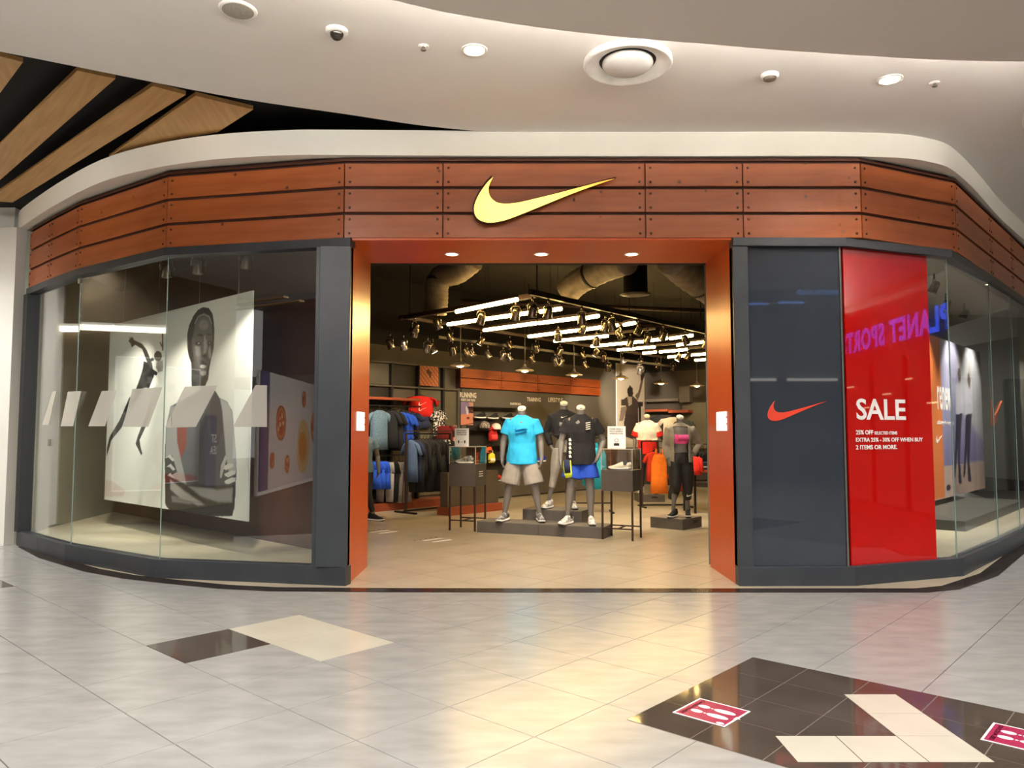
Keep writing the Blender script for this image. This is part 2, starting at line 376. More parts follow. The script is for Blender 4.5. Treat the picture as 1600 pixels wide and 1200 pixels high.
inside_strip = lambda p: len(clip_convex([(p[0]-.001, p[1]-.001), (p[0]+.001, p[1]-.001), (p[0], p[1]+.001)], hull)) > 2
for i in range(-30, 34):
    for j in range(-34, 30):
        c = T0+Bv*TS*(i+.5)+Av*TS*(j+.5)
        if c.y < .5 or c.y > 15 or abs(c.x) > .70*c.y+1.0: continue
        q = [inside_strip(p) for p in edge_gap(i, j)]
        if all(q): continue
        d = c-PATCH_C; u, w = -d.dot(Bv), -d.dot(Av)     # black inlaid patch: no mall tiles fully under it
        if .45 < u < 1.05 and .45 < w < 4.2: continue
        cells.append((c.length, i, j))
cells.sort()
_e = G(1, 910)-T0; EDGE_CELL = (math.floor(_e.dot(Bv)/TS), math.floor(_e.dot(Av)/TS))
vis = [c for c in cells if T0.y+0 > 0]
rest = MB(); nt = 0
for k, (d, i, j) in enumerate(cells):
    p = T0+Bv*TS*i+Av*TS*j; me = tile_me
    if (i, j) in ((0, 0), EDGE_CELL): me = tile_dk
    if (i, j) in ((1, 0), (1, -1)): me = tile_cr
    if d > 3.3 and nt < 290 and abs(p.x) < .72*p.y+.8:
        o = part_mesh('tile', me, fl, p, (0, 0, TH)); nt += 1
        if me is not tile_me: o['label'] = ('dark brown floor tile beside two cream tiles' if (i, j) == (0, 0) else 'dark floor tile at the left photo edge') if me is tile_dk else 'cream floor tile'
    else: rest.prism(edge_gap(i, j), -.01, 0)
ro = rest.build('far_tiles', M_TILE, fl); ro['kind'] = 'stuff'
for q in [(0, 905), (0, 925)]: pass
# a dark tile at the left edge of the view
fl2 = struct('floor.001')
MB().prism([(p[0], p[1]) for p in hull], -.012, .001).build('screed', M_GROUT, fl2)
fl_back = MB(); cnt = 0
for i in range(-30, 34):
    for j in range(-34, 30):
        pl = clip_convex(edge_gap(i, j), hull)
        if len(pl) < 3: continue
        c = Vector(pl[0]); 
        if abs(c.x) > .75*c.y+1: continue
        if min(p[1] for p in pl) < 9.6 and cnt < 110 and -2.6 < c.x < 3.2: MB().prism(pl, 0, .004).build('tile', M_TILE_IN, fl2); cnt += 1
        else: fl_back.prism(pl, 0, .004)
MB().prism([(-9, 14), (9.5, 14), (14, 26), (-9, 26)], -.012, .004).build('rear_floor', M_TILE_IN, fl2)
fb = fl_back.build('far_tiles', M_TILE_IN, fl2); fb['kind'] = 'stuff'
st = ribbon(MB(), STRIP, STRIP_IN, 0, .006).build('trim_1', M_STRIP); S(st)
# black inlaid patch with its own small tiles, and the cream chevron laid in it
pt = thing('dark_tile_inlay', 'glossy dark brown square of small tiles set into the pale mall floor', 'floor inlay', PATCH_C, TH)
MB().prism([(-1.50, -4.6), (0, -4.6), (0, 0), (-1.50, 0)], 0, .0012).build('joint_bed', M_DGROUT, pt)
sx, sy = 1.50/4, .3085
chev = [tuple(G(*q)[:2]) for q in ((1311, 1082), (1392, 1081), (1555, 1189), (1255, 1192), (1214, 1150), (1398, 1147))]
tm = MB().prism([(.003, .003), (sx-.003, .003), (sx-.003, sy*1.2-.003), (.003, sy*1.2-.003)], .0012, .0024).mesh('tile', M_DARKTILE)
for a in range(4):
    for b in range(12): part_mesh('tile', tm, pt, (-1.50+sx*a, -sy*1.2*(b+1), 0))
cv = thing('cream_tile_chevron', 'cream tile L-shaped arrow laid in the dark inlay near the lower right of the floor', 'floor inlay', (1.30, 3.57, .0026))
s3 = .3
for x, y in [(0, 0), (s3, 0), (2*s3, 0), (2*s3, s3), (2*s3, 2*s3)]:
    MB().prism([(x+.0025, y+.0025), (x+s3-.0025, y+.0025), (x+s3-.0025, y+s3-.0025), (x+.0025, y+s3-.0025)], 0, .0012).build('tile', M_CREAM, cv)

# ---- ceilings
BAND = [(-6.95, 10.55), (-6.66, 10.20), (-5.6, 9.20), (-4.62, 8.38), (-3.85, 7.94), (-3.07, 7.66), (-2.30, 7.54), (-1.69, 7.53), (-.25, 7.555), (.5, 7.56), (1.98, 7.56), (2.6, 7.555), (3.34, 7.56), (3.95, 7.61), (4.3, 7.72), (4.62, 7.90), (5.07, 8.34), (5.6, 8.92), (6.4, 9.82), (7.54, 11.02), (9.3, 12.9)]
BANDS = [tuple(p[:2]) for p in catmull([(*p, 0) for p in BAND], 4)]
band_in = offset_poly(BANDS, -.10)
ce = struct('ceiling')
ribbon(MB(), BANDS, band_in, 4.30, 4.56).build('bulkhead', M_BAND, ce)
# soffit between bulkhead and fascia
sof_in = offset_poly(PLAN, -.30)
sm = MB(); 
sof = [p for p in band_in]+[p for p in sof_in[::-1]]
sm.prism(sof, 4.315, 4.35); sm.build('soffit', M_BAND, ce)
EDGE = [(-9.5, 4.9), (-7.0, 5.0), (-5.2, 5.42), (-4.12, 5.92), (-3.24, 6.40), (-2.46, 6.80), (-1.59, 7.13), (-.89, 7.40), (-.2, 7.56), (.5, 7.60)]
EDGES = [tuple(p[:2]) for p in catmull([(*p, 0) for p in EDGE], 4)]
bi = [p for p in band_in if p[0] > .5]
wh = EDGES+[(p[0], p[1]) for p in bi]+[(16, 12.9), (16, .6), (-9.5, .6)]
MB().prism(wh, 4.55, 4.60).build('upper_ceiling', M_CEIL, ce)
LOW = [(-5.75, .6), (-4.2, 2.1), (-2.8, 3.35), (-1.6, 4.25), (-.66, 4.77), (0, 5.0), (.44, 5.11), (.9, 5.20), (1.37, 5.27), (1.86, 5.35), (2.5, 5.43), (3.14, 5.50), (3.83, 5.53), (5, 5.5), (7, 5.2), (9, 4.6), (13, 3.0), (16, 1.6)]
LOWS = [tuple(p[:2]) for p in catmull([(*p, 0) for p in LOW], 4)]
MB().prism(LOWS+[(16, .6)], 4.27, 4.32).build('lower_ceiling', M_CEIL2, ce)
cvm = ribbon(MB(), offset_poly(LOWS, .20), offset_poly(LOWS, .24), 4.33, 4.35).build('cove_light_strip', M_COVE, ce)
MB().prism([(-20, .6), (1, .6), (1, 7.9), (-6.5, 11.5), (-20, 11.5)], 4.80, 4.86).build("void_ceiling", M_BLACKC, ce)
ribbon(MB(), offset_poly(EDGES, 0), offset_poly(EDGES, .02), 4.56, 4.8).build('void_edge', M_BLACKC, ce)
# round raised ceiling plate at the right edge
MB().lathe([(0, 0), (1.35, 0), (1.38, .03), (0, .03)], (6.15, 6.55, 4.525), 64).build('round_plate', M_CEIL, ce, True)
# wooden slats under the black void
SL = [([(-4.38, 5.98), (-4.10, 6.20), (-4.75, 6.85), (-5.6, 7.9), (-6.3, 8.4), (-5.6, 7.2)], 'oak ceiling slat at the far left edge of the view'),
      ([(-3.73, 6.35), (-3.48, 6.50), (-6.31, 9.2), (-6.95, 9.75), (-7.2, 9.6), (-5.55, 8.07)], 'second oak ceiling slat from the left, widest of the long ones'),
      ([(-3.22, 6.64), (-3.0, 6.82), (-6.74, 10.1), (-6.95, 10.05), (-6.61, 9.65)], 'third oak ceiling slat from the left, reaching the white bulkhead'),
      ([(-2.92, 6.84), (-2.49, 7.14), (-3.05, 7.70), (-3.6, 7.9), (-4.55, 8.42)], 'short pointed oak ceiling slat, rightmost of the fan')]
for pl, lb in SL:
    c = Vector(pl[0]); d = Vector(pl[2])-c; an = math.atan2(d.y, d.x); R = Matrix.Rotation(-an, 2)
    o = MB().prism([tuple(R@(Vector(p)-c)) for p in pl], 0, .04).build('ceiling_slat', M_SLAT); o.location = (c.x, c.y, 4.60); o.rotation_euler = (0, 0, an); tag(o, lb, 'ceiling slat', 'oak slats under the black ceiling void')
SLW = 'fan'
for k in range(7):     # the fan of slats goes on overhead to the left of the view; the shop windows mirror it
    x = -5.6-k*1.0; o = MB().prism([(0, 0), (.5, .35), (-2.6, 4.6), (-3.3, 4.0)], 0, .04).build('ceiling_slat', M_SLAT); o.location = (x, 5.4-k*.35, 4.60)
    tag(o, '%s oak slat overhead left of the view, mirrored in the shop window, %s' % (ORD[k], SLW), 'ceiling slat', 'oak slats mirrored in the window')
SLW = 'long row'
for k in range(12):
    o = MB().box((0, 0, 0), (7.5, .16, .04)).build('ceiling_slat', M_SLAT); o.location = (-12.5, 5.0-k*.55, 4.62); o.rotation_euler = (0, 0, .15)
    tag(o, '%s oak slat overhead left of the view, mirrored in the shop window, %s' % (ORD[k], SLW), 'ceiling slat', 'oak slats mirrored in the window')

# ------------------------------------------------------------------ fascia of planks
fa = struct('trim_2')
ribbon(MB(), offset_poly(PLAN, -.02), offset_poly(PLAN, -.24), Z_FB+.01, 4.31).build('backing', M_BACK, fa)
ribbon(MB(), offset_poly(PLAN, .012), offset_poly(PLAN, -.03), 4.255, 4.275).build('top_strip', M_BOLT, fa)
bolt_me = MB().lathe([(0, .008), (.010, .008), (.013, .003), (.013, 0)], n=10).xf(Matrix.Rotation(PI/2, 4, 'X')).mesh('bolt', M_BOLT)
cols = [(PLAN[0], PLAN[1]), (PLAN[1], PLAN[2]), (PLAN[2], PLAN[3]), (PLAN[3], PLAN[4]), ((-1.70, YF), (-.70, YF)), ((-.70, YF), (1.35, YF)), ((1.35, YF), (2.34, YF)), ((2.34, YF), (3.54, YF)), (PLAN[5], PLAN[6]), (PLAN[6], PLAN[7]), (PLAN[7], (6.95, 10.47)), ((6.95, 10.47), PLAN[8]), (PLAN[8], PLAN[9])]
rh = (4.255-Z_FB)/3
for a, b in cols:
    p, L, an, d = seg_frame(a, b)
    for r in range(3):
        z0 = Z_FB+r*rh
        mb = MB(); g = .006
        mb.vprism([(g, g), (L-g, g), (L-g, rh-.028), (L-g-.002, rh-.026), (g, rh-.026)], -.008, .03)
        o = mb.build('plank', M_PLANK, fa, bevel=.003); o.location = (p.x, p.y, z0); o.rotation_euler = (random.uniform(-.004, .004), 0, an)
        if L > .5:
            for bx in (.055, L-.055):
                for bz in (.05, rh-.07): part_mesh('bolt', bolt_me, o, (bx, -.008, bz))

# ------------------------------------------------------------------ window walls
def rail(mb, plan, z0, z1, out=.03, inn=.10): return ribbon(mb, offset_poly(plan, out), offset_poly(plan, -inn), z0, z1)
LP = PLAN[:5]; LPl = LP[:-1]+[(-1.62, YF-.015)]
RPn = [(2.22, YF-.015)]+WPLAN[5:]
w1 = struct('window_1'); w2 = struct('window_2')
rail(MB(), LPl, 0, Z_ST).build('bottom_rail', M_SLATE, w1, bevel=.004)
rail(MB(), LPl, 3.375, Z_FB).build('top_rail', M_SLATE, w1)
rail(MB(), RPn, 0, Z_ST).build('bottom_rail', M_SLATE, w2, bevel=.004)
rail(MB(), RPn, 3.375, Z_FB).build('top_rail', M_SLATE, w2)
# posts: wide slate mullions beside the portal, a thin dark one at the far left
MB().box((-1.775, YF+.03, 1.78), (.31, .13, 3.19)).build('post', M_SLATE, w1, bevel=.004)
MB().box((-1.955, YF+.075, 1.78), (.05, .10, 3.19)).build('post', M_SLATE, w1)
MB().box((-6.55, 10.30, 1.78), (.16, .16, 3.19), math.radians(-42)).build('post', M_SLATE_D, w1)
MB().box((2.295, YF+.03, 1.78), (.15, .13, 3.19)).build('post', M_SLATE, w2, bevel=.004)
def pane(a, b, parent, name='pane', mat=None, z0=Z_ST, z1=3.375, t=.012, off=0):
    p, L, an, d = seg_frame(a, b); o = MB().vprism([(0, 0), (L, 0), (L, z1-z0), (0, z1-z0)], 0, t).build(name, mat or M_GLASS, parent)
    o.location = (p.x-d.y*-off, p.y-d.x*off, z0); o.rotation_euler = (0, 0, an); return o
GI = offset_poly(WPLAN, -.03)
def lerp(a, b, t): return (a[0]+(b[0]-a[0])*t, a[1]+(b[1]-a[1])*t)
pane(GI[0], GI[2], w1); pane(GI[2], GI[3], w1); pane(GI[3], lerp(GI[3], GI[4], .87), w1)
for p in (GI[2], GI[3]): MB().box((p[0], p[1], 1.78), (.009, .009, 3.19), .5).build('silicone_joint', M_GEDGE, w1)
for z in (3.32,): MB().box((GI[2][0], GI[2][1]-.01, z), (.05, .03, .06), -.6).build('clip', M_METAL, w1)
# frosted band of slanted vinyl on the left glazing
DEC = [((82, 612), (88, 611), (76, 664), (66, 664)), ((106, 612), (127, 611), (114, 666), (95, 666)), ((159, 611), (183, 610), (164, 666), (138, 666)), ((207, 608), (254, 605), (232, 667), (192, 667)),
       ((289, 604), (340, 602), (306, 667), (258, 668)), ((399, 602), (417, 602), (417, 667), (364, 667))]
def facet_of(px): return (2, 3) if px > 131.5 and px <= 268 else ((3, 4) if px > 268 else (0, 2))
for q in DEC:
    polys = [q]
    if q[3][0] == 258: polys = [((284, 613.5), (289, 604), (340, 602), (306, 667), (268.6, 668), (268.6, 646)), ((267.4, 648), (267.4, 668), (258, 668))]
    for pl in polys:
        i0, i1 = facet_of(sum(p[0] for p in pl)/len(pl)); p, L, an, d = seg_frame(GI[i0], GI[i1]); n = Vector((d.y, -d.x, 0)); p0 = p+n*.004
        loc = []
        for x, y in pl:
            w = on_plane(x, y, p0, n)-p0; loc.append((w.dot(d), w.z))
        o = MB().vprism(loc, -.001, 0).build('frosted_stripe', M_FROST, w1); o.location = p0; o.rotation_euler = (0, 0, an); o['label'] = 'frosted white slanted stripe on the glass'
# right: black glass panel with a red check mark, red sale panel, clear panes
bp_a, bp_b = (2.37, YF+.02), (3.30, YF+.02)
blk = pane(bp_a, bp_b, w2, 'black_panel', M_BLACKP, t=.02); blk['label'] = 'glossy black glass panel with a red check-mark logo'
MB().box((3.312, YF+.02, 1.78), (.018, .03, 3.19)).build('metal_edge', M_METAL, w2)
sw = [(x*.60, z*.60) for x, z in SWOOSH]
o = MB().vprism(sw, -.004, 0).build('logo', M_REDSW, blk); c = PY(1246, 642, YF+.02); o.location = (c.x-2.37, 0, c.z-Z_ST)
rp = pane(GI[5], lerp(GI[5], GI[6], .80), w2, 'red_panel', M_REDP, t=.02); rp['label'] = 'red sale panel on the glass'
rpl, rL, ran, rd = seg_frame(GI[5], GI[6]); rn = Vector((rd.y, -rd.x, 0))
def red_at(px, py, base):
    w = on_plane(px, py, rpl, rn)-rpl; return (w.dot(rd), -.004, w.z-Z_ST)
rp2 = rp
def fit_text(name, body, mat, parent, p0, p1, size_h, loc_fn, bold=.0, rot=(0, 0, 0), extr=.001):
    me = text_mesh(body, 1, mat, extr, bold); xs = [v.co.x for v in me.vertices]; zs = [v.co.z for v in me.vertices]
    a = Vector(loc_fn(*p0)); b = Vector(loc_fn(*p1)); w = abs(b.x-a.x); h = size_h
    for v in me.vertices: v.co = ((v.co.x-min(xs))/(max(xs)-min(xs))*w, v.co.y, (v.co.z-min(zs))/(max(zs)-min(zs))*h)
    return part_mesh(name, me, parent, a, rot)
ra = lambda x, y: red_at(x, y, 0)
hh = lambda x, y0, y1: abs(Vector(ra(x, y0)).z-Vector(ra(x, y1)).z)
fit_text('lettering', 'SALE', M_WHITEP, rp2, (1338, 656), (1415, 656), hh(1375, 623, 656), ra, .02)
fit_text('lettering', '25% OFF', M_WHITEP, rp2, (1337, 679), (1364, 679), hh(1350, 672, 679), ra, .025)
fit_text('lettering', 'SELECTED ITEMS', M_WHITEP, rp2, (1366, 679), (1401.5, 679), hh(1380, 674, 679), ra, .02)
fit_text('lettering', 'EXTRA 25% - 30% OFF WHEN BUY', M_WHITEP, rp2, (1337, 690.5), (1441.5, 690.5), hh(1390, 684, 690.5), ra, .025)
fit_text('lettering', '2 ITEMS OR MORE.', M_WHITEP, rp2, (1337, 702.5), (1401.5, 702.5), hh(1370, 695.5, 702.5), ra, .025)
pane(lerp(GI[5], GI[6], .805), GI[6], w2); 
side = [GI[6], (5.92, 9.40-.03), (6.85, 10.37), (7.9, 11.5), GI[9]]
for a, b in zip(side, side[1:]): pane(a, b, w2)
for p in side[:-1]: MB().box((p[0], p[1], 1.78), (.009, .009, 3.19), .7).build('silicone_joint', M_GEDGE, w2)

# ------------------------------------------------------------------ orange portal
dr = struct('door_1')
PM = [M_ORANGE, M_SLATE_D]
MB().box((PX0-.03, (YF+PORT_D)/2, PORT_Z/2), (.06, PORT_D-YF, PORT_Z), mi=0).build('reveal', PM, dr, bevel=.003)
MB().box((PX1+.03, (YF+PORT_D)/2, PORT_Z/2), (.06, PORT_D-YF, PORT_Z), mi=0).build('reveal', PM, dr, bevel=.003)
MB().box(((PX0+PX1)/2, (YF+PORT_D)/2, PORT_Z+.012), (PX1-PX0+.12, PORT_D-YF, .024)).build('head_reveal', M_ORANGE, dr)
MB().box(((PX0+PX1)/2, PORT_D+.05, (PORT_Z+4.6)/2), (PX1-PX0+.5, .10, 4.6-PORT_Z)).build('head_wall', M_ICEIL, dr)
MB().box((PX0-.2, PORT_D+.03, 2.3), (.36, .08, 4.6)).build('jamb_wall', M_ICEIL, dr); MB().box((PX1+.2, PORT_D+.03, 2.3), (.36, .08, 4.6)).build('jamb_wall', M_ICEIL, dr)
for px, py, w in ((706, 397, 'left'), (846, 397, 'middle'), (987, 397, 'right')):
    g = G(px, py, PORT_Z); downlight('portal_downlight', (g.x, g.y, PORT_Z), .065, w+' recessed downlight in the orange portal head', 'downlights in the portal head', 85, 130)
for sx_, px0, px1, nm, rz in ((PX0, 556, 570, 'left', PI/2), (PX1, 1119, 1137, 'right', -PI/2)):
    y0, y1 = abs(sx_)/abs((px0-800)/CAM_F), abs(sx_)/abs((px1-800)/CAM_F); y0, y1 = sorted((y0, y1)); L = min(.36, y1-y0)
    t = thing('jamb_panel', 'small bright white panel on the %s orange jamb' % nm, 'screen', (sx_, (y0+y1)/2, 1.5+.02), rz)
    MB().vprism([(-L/2, 0), (L/2, 0), (L/2, .06), (L/2-.03, .06), (L/2-.03, .08), (L/2, .08), (L/2, .13), (L/2-.03, .13), (L/2-.03, .15), (L/2, .15), (L/2, .20), (-L/2, .20)], -.012, 0).build('face', M_EMPANEL, t)
    MB().box((0, 0.002, .1), (L*.9, .004, .19)).build('backing', M_SLATE_D, t)

# ------------------------------------------------------------------ lit check-mark sign
c = PY(850.5, 313, YF-.06)
sg = thing('check_mark_sign', 'yellow illuminated check-mark logo on the plank fascia over the entrance', 'sign', (c.x, YF-.085, c.z))
k = 1.445; sw = [(x*k, z*k) for x, z in SWOOSH]
o = MB().vprism(sw, .004, .06).build('return', M_BACK, sg)
cx_ = sum(p[0] for p in sw)/len(sw)
o = MB().vprism([(x*.975, z*.94-.006) for x, z in sw], -.002, .006).build('lit_face', M_SWOOSH, sg)
for x in (-.45, 0, .3): MB().box((x, .07, -.1 if x < 0 else .02), (.02, .05, .02)).build('standoff', M_BLACKM, sg)

# ------------------------------------------------------------------ things on the mall ceiling
downlight('mall_downlight', (-.30, 5.90, 4.55), .085, 'recessed downlight in the white ceiling above the logo sign', 'mall ceiling downlights')
downlight('mall_downlight', (3.27, 6.41, 4.55), .085, 'recessed downlight in the white ceiling at the right', 'mall ceiling downlights')
t = thing('ceiling_diffuser', 'large round air diffuser with a domed centre in the white ceiling', 'air diffuser', (.95, 6.08, 4.55))
MB().lathe([(.36, 0), (.365, -.035), (.35, -.05), (.335, -.045), (.235, -.012), (.232, 0)], n=48).build('outer_cone', M_WHITE, t, True)
MB().lathe([(.232, -.001), (.10, -.001), (0, -.001)], n=48).build('throat', M_SLATE_D, t, True)
MB().lathe([(.205, -.008), (.208, -.03), (.18, -.062), (.10, -.085), (0, -.092)], n=48).build('dome', pm('diffuser dome', (206, 203, 198), rough=.45), t, True)
t = thing('ceiling_speaker', 'round grey ceiling speaker at the upper left', 'speaker', (-1.98, 5.32, 4.55))
MB().lathe([(.135, 0), (.13, -.01), (.11, -.012)], n=32).build('bezel', M_WHITE, t, True); MB().lathe([(.11, -.012), (.06, -.016), (0, -.017)], n=32).build('grille', pm('speaker grille', (150, 144, 132), (176, 170, 158), 90, .6), t, True)
t = thing('dome_camera', 'small security dome camera on the white ceiling', 'camera', (-1.33, 5.60, 4.55))
MB().lathe([(.085, 0), (.085, -.02), (.06, -.028), (0, -.028)], n=24).build('base', M_WHITE, t, True); MB().lathe([(.052, -.024), (.048, -.05), (.028, -.072), (0, -.08)], n=24).build('dome', pm('smoked dome', (40, 36, 30), rough=.08), t, True)
for x, y, n_, lb in ((-.70, 5.84, 'sprinkler', 'ceiling sprinkler head left of the downlight above the sign'), (3.69, 6.47, 'sprinkler', 'ceiling sprinkler head right of the right downlight')):
    t = thing(n_, lb, 'sprinkler', (x, y, 4.55)); MB().lathe([(.045, 0), (.04, -.008), (0, -.009)], n=18).build('escutcheon', M_WHITE, t, True); MB().lathe([(.012, -.008), (.012, -.03), (.022, -.032), (.02, -.037), (0, -.037)], n=12).build('head', M_METAL, t, True)
t = thing('smoke_detector', 'white smoke detector on the ceiling between diffuser and right downlight', 'detector', (2.20, 6.32, 4.55))
MB().lathe([(.075, 0), (.075, -.018), (.055, -.03)], n=24).build('base', M_WHITE, t, True); MB().lathe([(.055, -.03), (.05, -.045), (.03, -.052), (0, -.052)], n=24).build('sensor_head', pm('detector vent', (110, 100, 88), rough=.5), t, True)

# ------------------------------------------------------------------ neighbouring mall: white wall on the left
MB().box((-6.98, 10.52, 2.15), (.52, .5, 4.3), math.radians(-8)).build('wall_left', M_WALLW)['kind'] = 'structure'
S(MB().box((-12.4, 11.15, 2.4), (10.2, .3, 4.8)).build('wall_left.001', M_WALLW))
S(MB().box((-7.36, 10.62, 1.9), (.035, .03, 3.8)).build('trim_3', M_METAL))
o = MB().box((-7.02, 10.22, 1.36), (.03, .03, .10)).build('door_switch', M_METAL); tag(o, 'small metal switch plate on the white wall left of the window', 'switch')
# left concourse wall, mirrored in the angled panes: cove light strip, food posters, planter band
S(MB().box((-9.1, 6.2, 2.3), (.2, 9.6, 4.6)).build('wall_left.002', pm('concourse wall', (110, 92, 66), (120, 102, 74), 2, .6)))
t = thing('linear_light', 'long white linear light on the left concourse wall, mirrored in the angled panes', 'light', (-8.93, 8.4, 3.22))
MB().box((0, 0, .06), (.06, 6.2, .06)).build('housing', M_WHITE, t); MB().box((.02, 0, 0), (.06, 6.2, .09)).build('tube', em('linear light', (255, 246, 226), 5), t)
def canvas(w, h, bg): return np.ones((h, w, 3))*np.array(bg, float)
def fillp(A, pts, col, alpha=1.0, soft=0):
    h, w = A.shape[:2]; P = np.array(pts, float); x0, y0 = np.floor(P.min(0)).astype(int)-soft*3; x1, y1 = np.ceil(P.max(0)).astype(int)+1+soft*3
    x0, y0, x1, y1 = max(0, x0), max(0, y0), min(w, x1), min(h, y1)
    if x1 <= x0 or y1 <= y0: return
    X, Y = np.meshgrid(np.arange(x0, x1), np.arange(y0, y1)); ins = np.zeros(X.shape, bool); n = len(P)
    for i in range(n):
        (ax, ay), (bx, by) = P[i], P[(i+1) % n]
        if ay == by: continue
        ins ^= ((ay > Y) != (by > Y)) & (X < (bx-ax)*(Y-ay)/(by-ay)+ax)
    M = ins.astype(float)
    for _ in range(soft):
        for ax in (0, 1): M = (np.roll(M, 1, ax)+np.roll(M, -1, ax)+M)/3
    M = (M*alpha)[..., None]; A[y0:y1, x0:x1] = A[y0:y1, x0:x1]*(1-M)+np.array(col, float)*M
def ell(A, cx, cy, rx, ry, col, alpha=1, soft=0, rot=0):
    p = [(cx+rx*math.cos(t)*math.cos(rot)-ry*math.sin(t)*math.sin(rot), cy+rx*math.cos(t)*math.sin(rot)+ry*math.sin(t)*math.cos(rot)) for t in np.linspace(0, 2*PI, 28)[:-1]]
    fillp(A, p, col, alpha, soft)
def print_sheet(name, A, w, h, parent, rough=.35, y=0.0):   # a printed sheet: colours per vertex on a flat grid, upright in XZ, face to -Y
    H, Wd = A.shape[:2]; xs = np.linspace(0, w, Wd); zs = np.linspace(h, 0, H)
    X, Z = np.meshgrid(xs, zs); V = np.stack([X, np.full_like(X, y), Z], -1).reshape(-1, 3)
    i = np.arange(H*Wd).reshape(H, Wd); F = np.stack([i[1:, :-1], i[1:, 1:], i[:-1, 1:], i[:-1, :-1]], -1).reshape(-1, 4)
    me = bpy.data.meshes.new(name); me.from_pydata(V.tolist(), [], F.tolist())
    a = A/255.0; l = np.where(a <= .04045, a/12.92, ((a+.055)/1.055)**2.4)
    ca = me.color_attributes.new('print', 'FLOAT_COLOR', 'POINT'); ca.data.foreach_set('color', np.concatenate([l.reshape(-1, 3), np.ones((H*Wd, 1))], 1).astype(np.float32).ravel())
    me.materials.append(vcol('printed sheet %.2f' % rough, rough)); o = bpy.data.objects.new(name, me); COL.objects.link(o); o.parent = parent; return o
# food posters on the left concourse wall
for k, (y0, w_) in enumerate(((9.1, 2.0), (5.6, 3.2))):
    A = canvas(60, 60, (150, 150, 140)); rr = random.Random(k)
    for _ in range(60): ell(A, rr.uniform(0, 60), rr.uniform(0, 26), 2.5, 2, rr.choice([(70, 76, 66), (110, 110, 96), (46, 48, 44), (180, 176, 160)]))
    ell(A, 30, 42, 12, 14, (96, 46, 30)); ell(A, 31, 47, 5, 6, (190, 110, 50)); ell(A, 20, 62, 26, 8, (176, 44, 20))
    t = thing('food_poster', 'food poster on the left concourse wall, mirrored in the angled panes, %s' % ('nearer the storefront' if k == 0 else 'farther away'), 'poster', (-8.96, y0-w_, .55), PI/2)
    print_sheet('print', A, w_, 2.2, t); MB().box((w_/2, .012, 1.1), (w_+.04, .02, 2.24)).build('board', M_WHITE, t)
# hoarding across the concourse with pizza pictures
hA, hB = Vector((-9.8, -.27, 0)), Vector((-12.94, -6.75, 0)); hd = (hB-hA).normalized()
A = canvas(180, 80, (206, 200, 194)); rr = random.Random(3)
for cx, cy, r in ((48, 34, 13), (112, 14, 7), (110, 52, 12), (28, 60, 6), (66, 64, 7), (150, 36, 14)):
    ell(A, cx, cy, r, r, (150, 60, 34)); ell(A, cx, cy, r*.86, r*.86, (206, 140, 70)); ell(A, cx, cy, r*.7, r*.7, (176, 66, 36))
    for _ in range(8): ell(A, cx+rr.uniform(-.5, .5)*r, cy+rr.uniform(-.5, .5)*r, r*.12, r*.12, (230, 200, 140))
ell(A, 112, 52, 20, 22, (220, 150, 40), .5)
fillp(A, [(0, 0), (20, 0), (20, 80), (0, 80)], (88, 84, 120))
hb = thing('hoarding', 'white hoarding with pizza pictures across the concourse, mirrored in the left window', 'hoarding', hB, math.atan2(-hd.y, -hd.x)+PI)
hb.location = hA; hb.rotation_euler = (0, 0, math.atan2(hd.y, hd.x))
mesh_o = print_sheet('print', A[:, ::-1], 7.2, 2.9, hb, .5); mesh_o.rotation_euler = (0, 0, PI); mesh_o.location = (7.2, .02, .1)
MB().box((3.6, -.04, 1.5), (7.3, .08, 3.0)).build('board', M_WHITE, hb)
te = thing('area_sign', 'purple sign with white words on the concourse, mirrored in the left window', 'sign', (-8.99, 1.9, .55), -math.radians(22)+PI/2)
MB().box((0, .02, .55), (.95, .04, 1.5)).build('board', pm('purple board', (60, 30, 66), rough=.4), te); text('lettering', 'EAST\nAREA', .24, M_WHITEP, te, (-.3, -.003, .75))
# right-hand shops with blue lit letters, mirrored in the red panel
sA, sB = Vector((10.30, 6.22, 0)), Vector((13.22, 3.05, 0)); sd = (sB-sA).normalized(); an = math.atan2(sd.y, sd.x)
t = thing('lit_shop_sign', 'blue lit shop letters on the opposite right concourse, mirrored in the sale panel', 'sign', (sA.x, sA.y, 3.34), an)
me = text_mesh('PLANET SPORTS', .5, M_BLUE, .004, .02, space=1.15); _x = [v.co.x for v in me.vertices]
for v in me.vertices: v.co = ((v.co.x-min(_x))/(max(_x)-min(_x))*4.7, v.co.y, v.co.z*1.25)
part_mesh('lettering', me, t, (0, -.03, 0))
S(MB().box((2.5, .12, 2.2), (9, .12, 4.4)).build('wall_right', pm('right concourse wall', (96, 88, 78), (106, 98, 88), 2, .5))); bpy.data.objects['wall_right'].location = (sA.x, sA.y, 0); bpy.data.objects['wall_right'].rotation_euler = (0, 0, an)
gl = thing('shop_counter_lights', 'warm lit shop front under the blue letters, mirrored in the sale panel', 'shop front', (sA.x, sA.y, 0), an)
for k in range(6): MB().box((-1.2+k*1.5, .02, 1.5), (.06, .06, 3.0)).build('mullion', M_SLATE, gl)
for k in range(9): MB().box((-1+k*.9, .03, 2.55-.25*(k % 3)), (.35, .02, .03)).build('lamp', em('small warm lamp', (255, 220, 170), 4), gl)
S(MB().box((16.2, 10, 2.3), (.3, 34, 4.6)).build('wall_right.003', pm('right far wall', (112, 108, 98), (120, 116, 106), 2, .5)))
MB().prism([(9.3, 12.95), (16, 12.9), (16.4, 27), (16.4, 30), (9.3, 22)], 4.55, 4.60).build('upper_ceiling', M_CEIL, ce)
